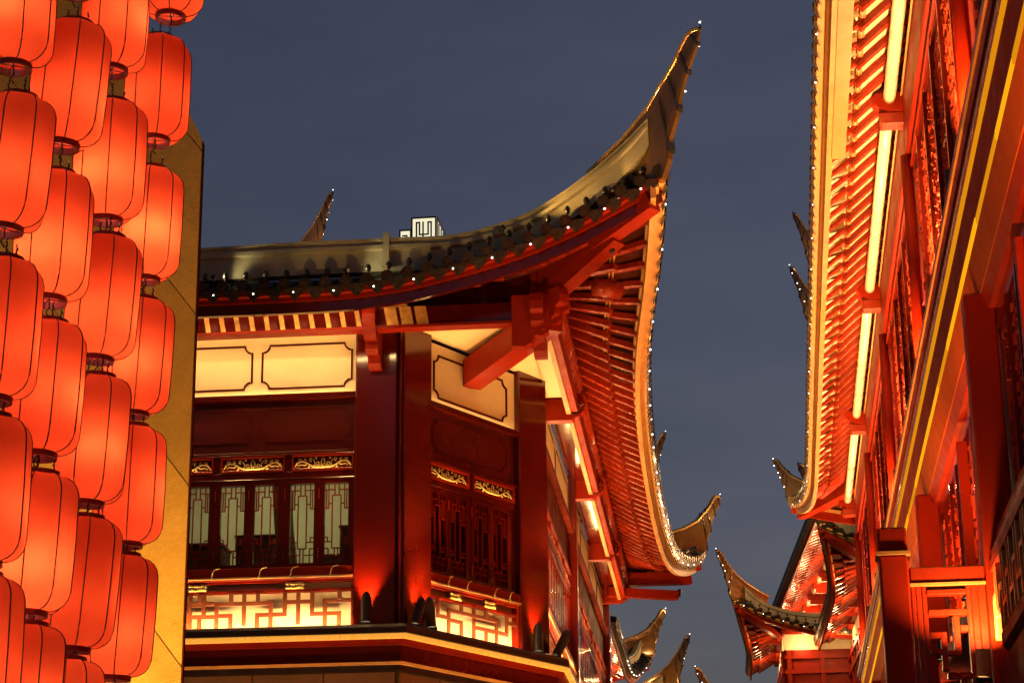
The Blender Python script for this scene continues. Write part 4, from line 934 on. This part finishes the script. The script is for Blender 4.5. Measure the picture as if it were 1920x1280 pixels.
rbox(T0, T1, 1.375, 1.402, 6.92, 7.098, "lintel", M_lac); rbox(T0, T1, 1.36, 1.374, 6.98, 7.02, "lintel_bead", M_red)
rbox(T0, T1, 1.36, 1.402, 4.966, 5.12, "plinth_rail", M_fas)
def lattice(t0, t1, h0, h1, o, seed, pitch=.08, m=None):
    """carved ice-ray lattice of many small bars"""
    rnd = random.Random(seed); b = MB(); nt_ = int((t1 - t0) / pitch); nh = int((h1 - h0) / (pitch * 1.25))
    for i in range(nt_):
        for j in range(nh):
            ct = t0 + (i + .5 + (.5 if j % 2 else 0)) * pitch + rnd.uniform(-.02, .02); ch = h0 + (j + .5) * pitch * 1.25 + rnd.uniform(-.02, .02)
            if ct > t1 - .03: continue
            L = rnd.uniform(.024, .042); a = rnd.choice((0, 0, 0, .4, -.4, 1.57)) + rnd.uniform(-.08, .08); w = rnd.uniform(.004, .0065)
            dx, dz = math.sin(a) * L, math.cos(a) * L; nx, nz = math.cos(a) * w, -math.sin(a) * w; d0 = rnd.uniform(.009, .018)
            P = [(-(ct + dx + nx), ch + dz + nz), (-(ct + dx - nx), ch + dz - nz), (-(ct - dx - nx), ch - dz - nz), (-(ct - dx + nx), ch - dz + nz)]
            b.prism(P, o, o - d0, lambda p, q, d: (p, d, q + 1.6))
    ob = b.build("carved_lattice", m or M_lat, RH, RBF); ob["kind"] = "stuff"; return ob
for i, (a, b) in enumerate(zip(brk[1:], brk[2:])):
    lattice(a + .12, b - .12, 5.14, 6.9, 1.402, i)
    for k in range(1, 6):
        t = lerp(a, b, k / 6); rbox(t - .016, t + .016, 1.36, 1.402, 5.121, 6.919, "mullion", M_lac)
lattice(9.5, 11.7, 5.14, 6.9, 1.402, 77); lattice(7.2, 9.5, 5.14, 6.9, 1.402, 78)
# cornice with yellow light lines
def rsweep(P, nm, m): return MB().loft([[rp(t, o, h) for o, h in P] for t in (T0, T1)]).build(nm, m, RH)
def ledrun(h0, h1, m):
    rbox(T0, T1, 1.262, 1.5, h0 - .003, h1 + .002, "led_channel", M_line)
    t = T0
    while t < T1 - .2:
        L_ = min(random.choice((1.2, 1.2, .9)), T1 - t)
        rbox(t + .012, t + L_ - .012, 1.238 + random.uniform(0, .004), 1.261, h0, h1, "led_strip", m if random.random() < .8 else M_ledy2, b=.004); t += L_
rsweep([(1.22, 4.90), (1.22, 4.955), (1.5, 4.965), (1.5, 4.90)], "cornice_ledge", M_fas)
rsweep([(1.245, 4.84), (1.235, 4.898), (1.5, 4.898), (1.5, 4.84)], "cornice_moulding", M_red)
rsweep([(1.265, 4.79), (1.26, 4.838), (1.5, 4.838), (1.5, 4.79)], "cornice_moulding", M_fas)
rsweep([(1.255, 4.73), (1.255, 4.788), (1.5, 4.788), (1.5, 4.73)], "cornice_moulding", M_lac)
rsweep([(1.24, 4.665), (1.245, 4.728), (1.5, 4.728), (1.5, 4.665)], "cornice_moulding", M_raft)
ledrun(4.618, 4.658, M_ledy2)
rsweep([(1.258, 4.31), (1.258, 4.612), (1.5, 4.612), (1.5, 4.31)], "cornice_fascia", M_ochre)
rsweep([(1.245, 4.285), (1.25, 4.308), (1.5, 4.308), (1.5, 4.285)], "cornice_bead", M_line)
ledrun(4.228, 4.280, M_ledy)
rsweep([(1.30, 4.02), (1.25, 4.222), (1.5, 4.222), (1.5, 4.02)], "cornice_cove", M_cove2)
rsweep([(1.345, 3.93), (1.305, 4.018), (1.5, 4.018), (1.5, 3.93)], "cornice_cove", M_lacm)
rsweep([(1.38, 3.801), (1.38, 3.928), (1.5, 3.928), (1.5, 3.801)], "cornice_soffit", M_lac)
# lower storey
for t in (11.9, 17.0, 22.1, 27.3): rbox(t - .09, t + .09, 1.20, 1.385, 1.0, 4.03, "lower_column", M_red, b=.014)
for t in (9.6, 10.3, 14.4): rbox(t - .04, t + .04, 1.33, 1.40, 2.605, 3.795, "lower_mullion", M_red)
for i, (a, b) in enumerate(((7.2, 9.5), (9.7, 11.7), (12.1, 14.3), (14.5, 16.8), (17.2, 21.9))):
    lattice(a, b, 2.62, 3.78, 1.402, 40 + i, .075)
    for k in range(1, 4): rbox(lerp(a, b, k / 4) - .015, lerp(a, b, k / 4) + .015, 1.365, 1.402, 2.601, 3.799, "mullion", M_lac)
rbox(T0, T1, 1.28, 1.499, 2.46, 2.599, "sill_ledge", M_lacm, b=.01)
rbox(T0, 11.78, 1.23, 1.279, 2.40, 2.459, "sill_ledge_moulding", M_raft, b=.008)
rbox(T0, T1, 1.45, 1.499, 1.8, 2.44, "lower_panel", M_blackt)
# balustrade fret along the wall, near end
BAL = rbox(8.2, 11.8, 1.22, 1.27, 2.34, 2.395, "balustrade", M_red)
for k in range(10):
    t = 8.4 + .36 * k
    for a, b, c, d in ((t, t + .03, 1.95, 2.34), (t + .15, t + .18, 1.95, 2.2), (t + .03, t + .15, 2.17, 2.2), (t + .18, t + .36, 2.05, 2.08), (t + .25, t + .28, 2.08, 2.34)):
        MB().box(-b, -a, 1.225, 1.265, c + 1.6, d + 1.6).build("fret_bar", M_fas, BAL, RBF)
rbox(T0, 11.75, 1.22, 1.449, 1.0, 1.80, "lower_band", M_lacs, b=.02)
rbox(T0, 11.3, 1.20, 1.32, 1.802, 1.93, "handrail", M_lacs, b=.03)
# balcony return: newel post and fret panel facing the street end
NP = rbox(11.82, 11.99, .605, .77, .02 - 1.6, 2.465, "newel_post", M_red, b=.012)
rbox(11.80, 12.01, .590, .785, 2.466, 2.485, "newel_collar", M_fas, NP); rbox(11.82, 11.99, .605, .77, 2.486, 2.63, "newel_cap", M_red, NP, b=.012)
FPn = rbox(11.84, 11.96, .772, 1.198, 2.30, 2.395, "fret_panel", M_raft, b=.008)
rbox(11.83, 11.97, .772, 1.198, 2.285, 2.299, "rail_bead", M_fas, FPn)
for o0, o1 in ((.775, .80), (.802, .832), (.834, .862), (1.085, 1.11), (1.112, 1.15), (1.152, 1.195)): rbox(11.86, 11.93, o0, o1, 1.2, 2.284, "stile", M_raft, FPn, b=.004)
for h0, h1 in ((2.235, 2.262), (2.115, 2.148)): rbox(11.855, 11.935, .863, 1.084, h0, h1, "cross_rail", M_raft, FPn, b=.003)
for o0, o1, h0, h1 in ((.865, .94, 1.985, 2.02), (.925, .96, 1.80, 2.02), (.865, .925, 1.895, 1.925), (1.0, 1.035, 1.90, 2.114), (.962, 1.035, 1.885, 1.915), (1.037, 1.083, 2.02, 2.055), (.95, 1.083, 1.755, 1.79), (1.02, 1.055, 1.62, 1.754), (.865, 1.055, 1.61, 1.645), (.93, .965, 1.4, 1.61), (.865, 1.083, 1.5, 1.53)):
    rbox(11.86, 11.93, o0, o1, h0, h1, "fret_bar", M_raft, FPn, b=.003)
# lamps on the right hand building
for k, t in enumerate(brk[1:]):
    lab = "black cylinder uplight on the right hand cornice, %s from the camera" % ["first", "second", "third", "fourth", "fifth"][k]
    uplight(rp(t + .75, 1.275, 4.99), (0, 0), lab, .9, RH_E, GOLDL, target=rp(t + .3, 1.10, 8.0), ang=125, hood=False)
    uplight(rp(t - 1.7, 1.275, 4.99), (0, 0), lab.replace("black", "small black").replace(", ", " between columns, "), .7, RH_E, GOLDL, target=rp(t - 1.7, .95, 8.0), ang=130, hood=False)
    uplight(rp(t - .13, 1.285, 4.99), (0, 0), lab.replace("black cylinder", "hooded column").replace(", ", " at a column foot, "), .6, RH_E * .24, AMBER, target=rp(t, 1.335, 6.4), ang=70)
uplight(rp(11.62, 1.12, 1.72), (R(0), R(4)), "small bronze uplight at the foot of the right hand balcony column", .8, 110, WARM, target=rp(11.88, 1.13, 2.5), ang=130, hood=False, hm=M_fas)
for k, t in enumerate((17.5, 22.5)):
    floodlight(rp(t, .55, .9), rp(t + 1.0, 1.2, 6.5), "street floodlight under the right hand building, %s from the camera" % ("second", "third")[k], RH_E * .5, WARM, 120)

for k, t in enumerate((8.8, 13.0, 15.4, 18.2, 21.0)):  # added lamps, put in to light the cornice cove
    uplight(rp(t, 1.19, 2.42), (0, 0), "slim added uplight on the lower right hand sill, %s from the camera" % ("first", "second", "third", "fourth", "fifth")[k], .6, 330, AMBER, target=rp(t + .4, 1.30, 4.2), ang=140, hood=False)
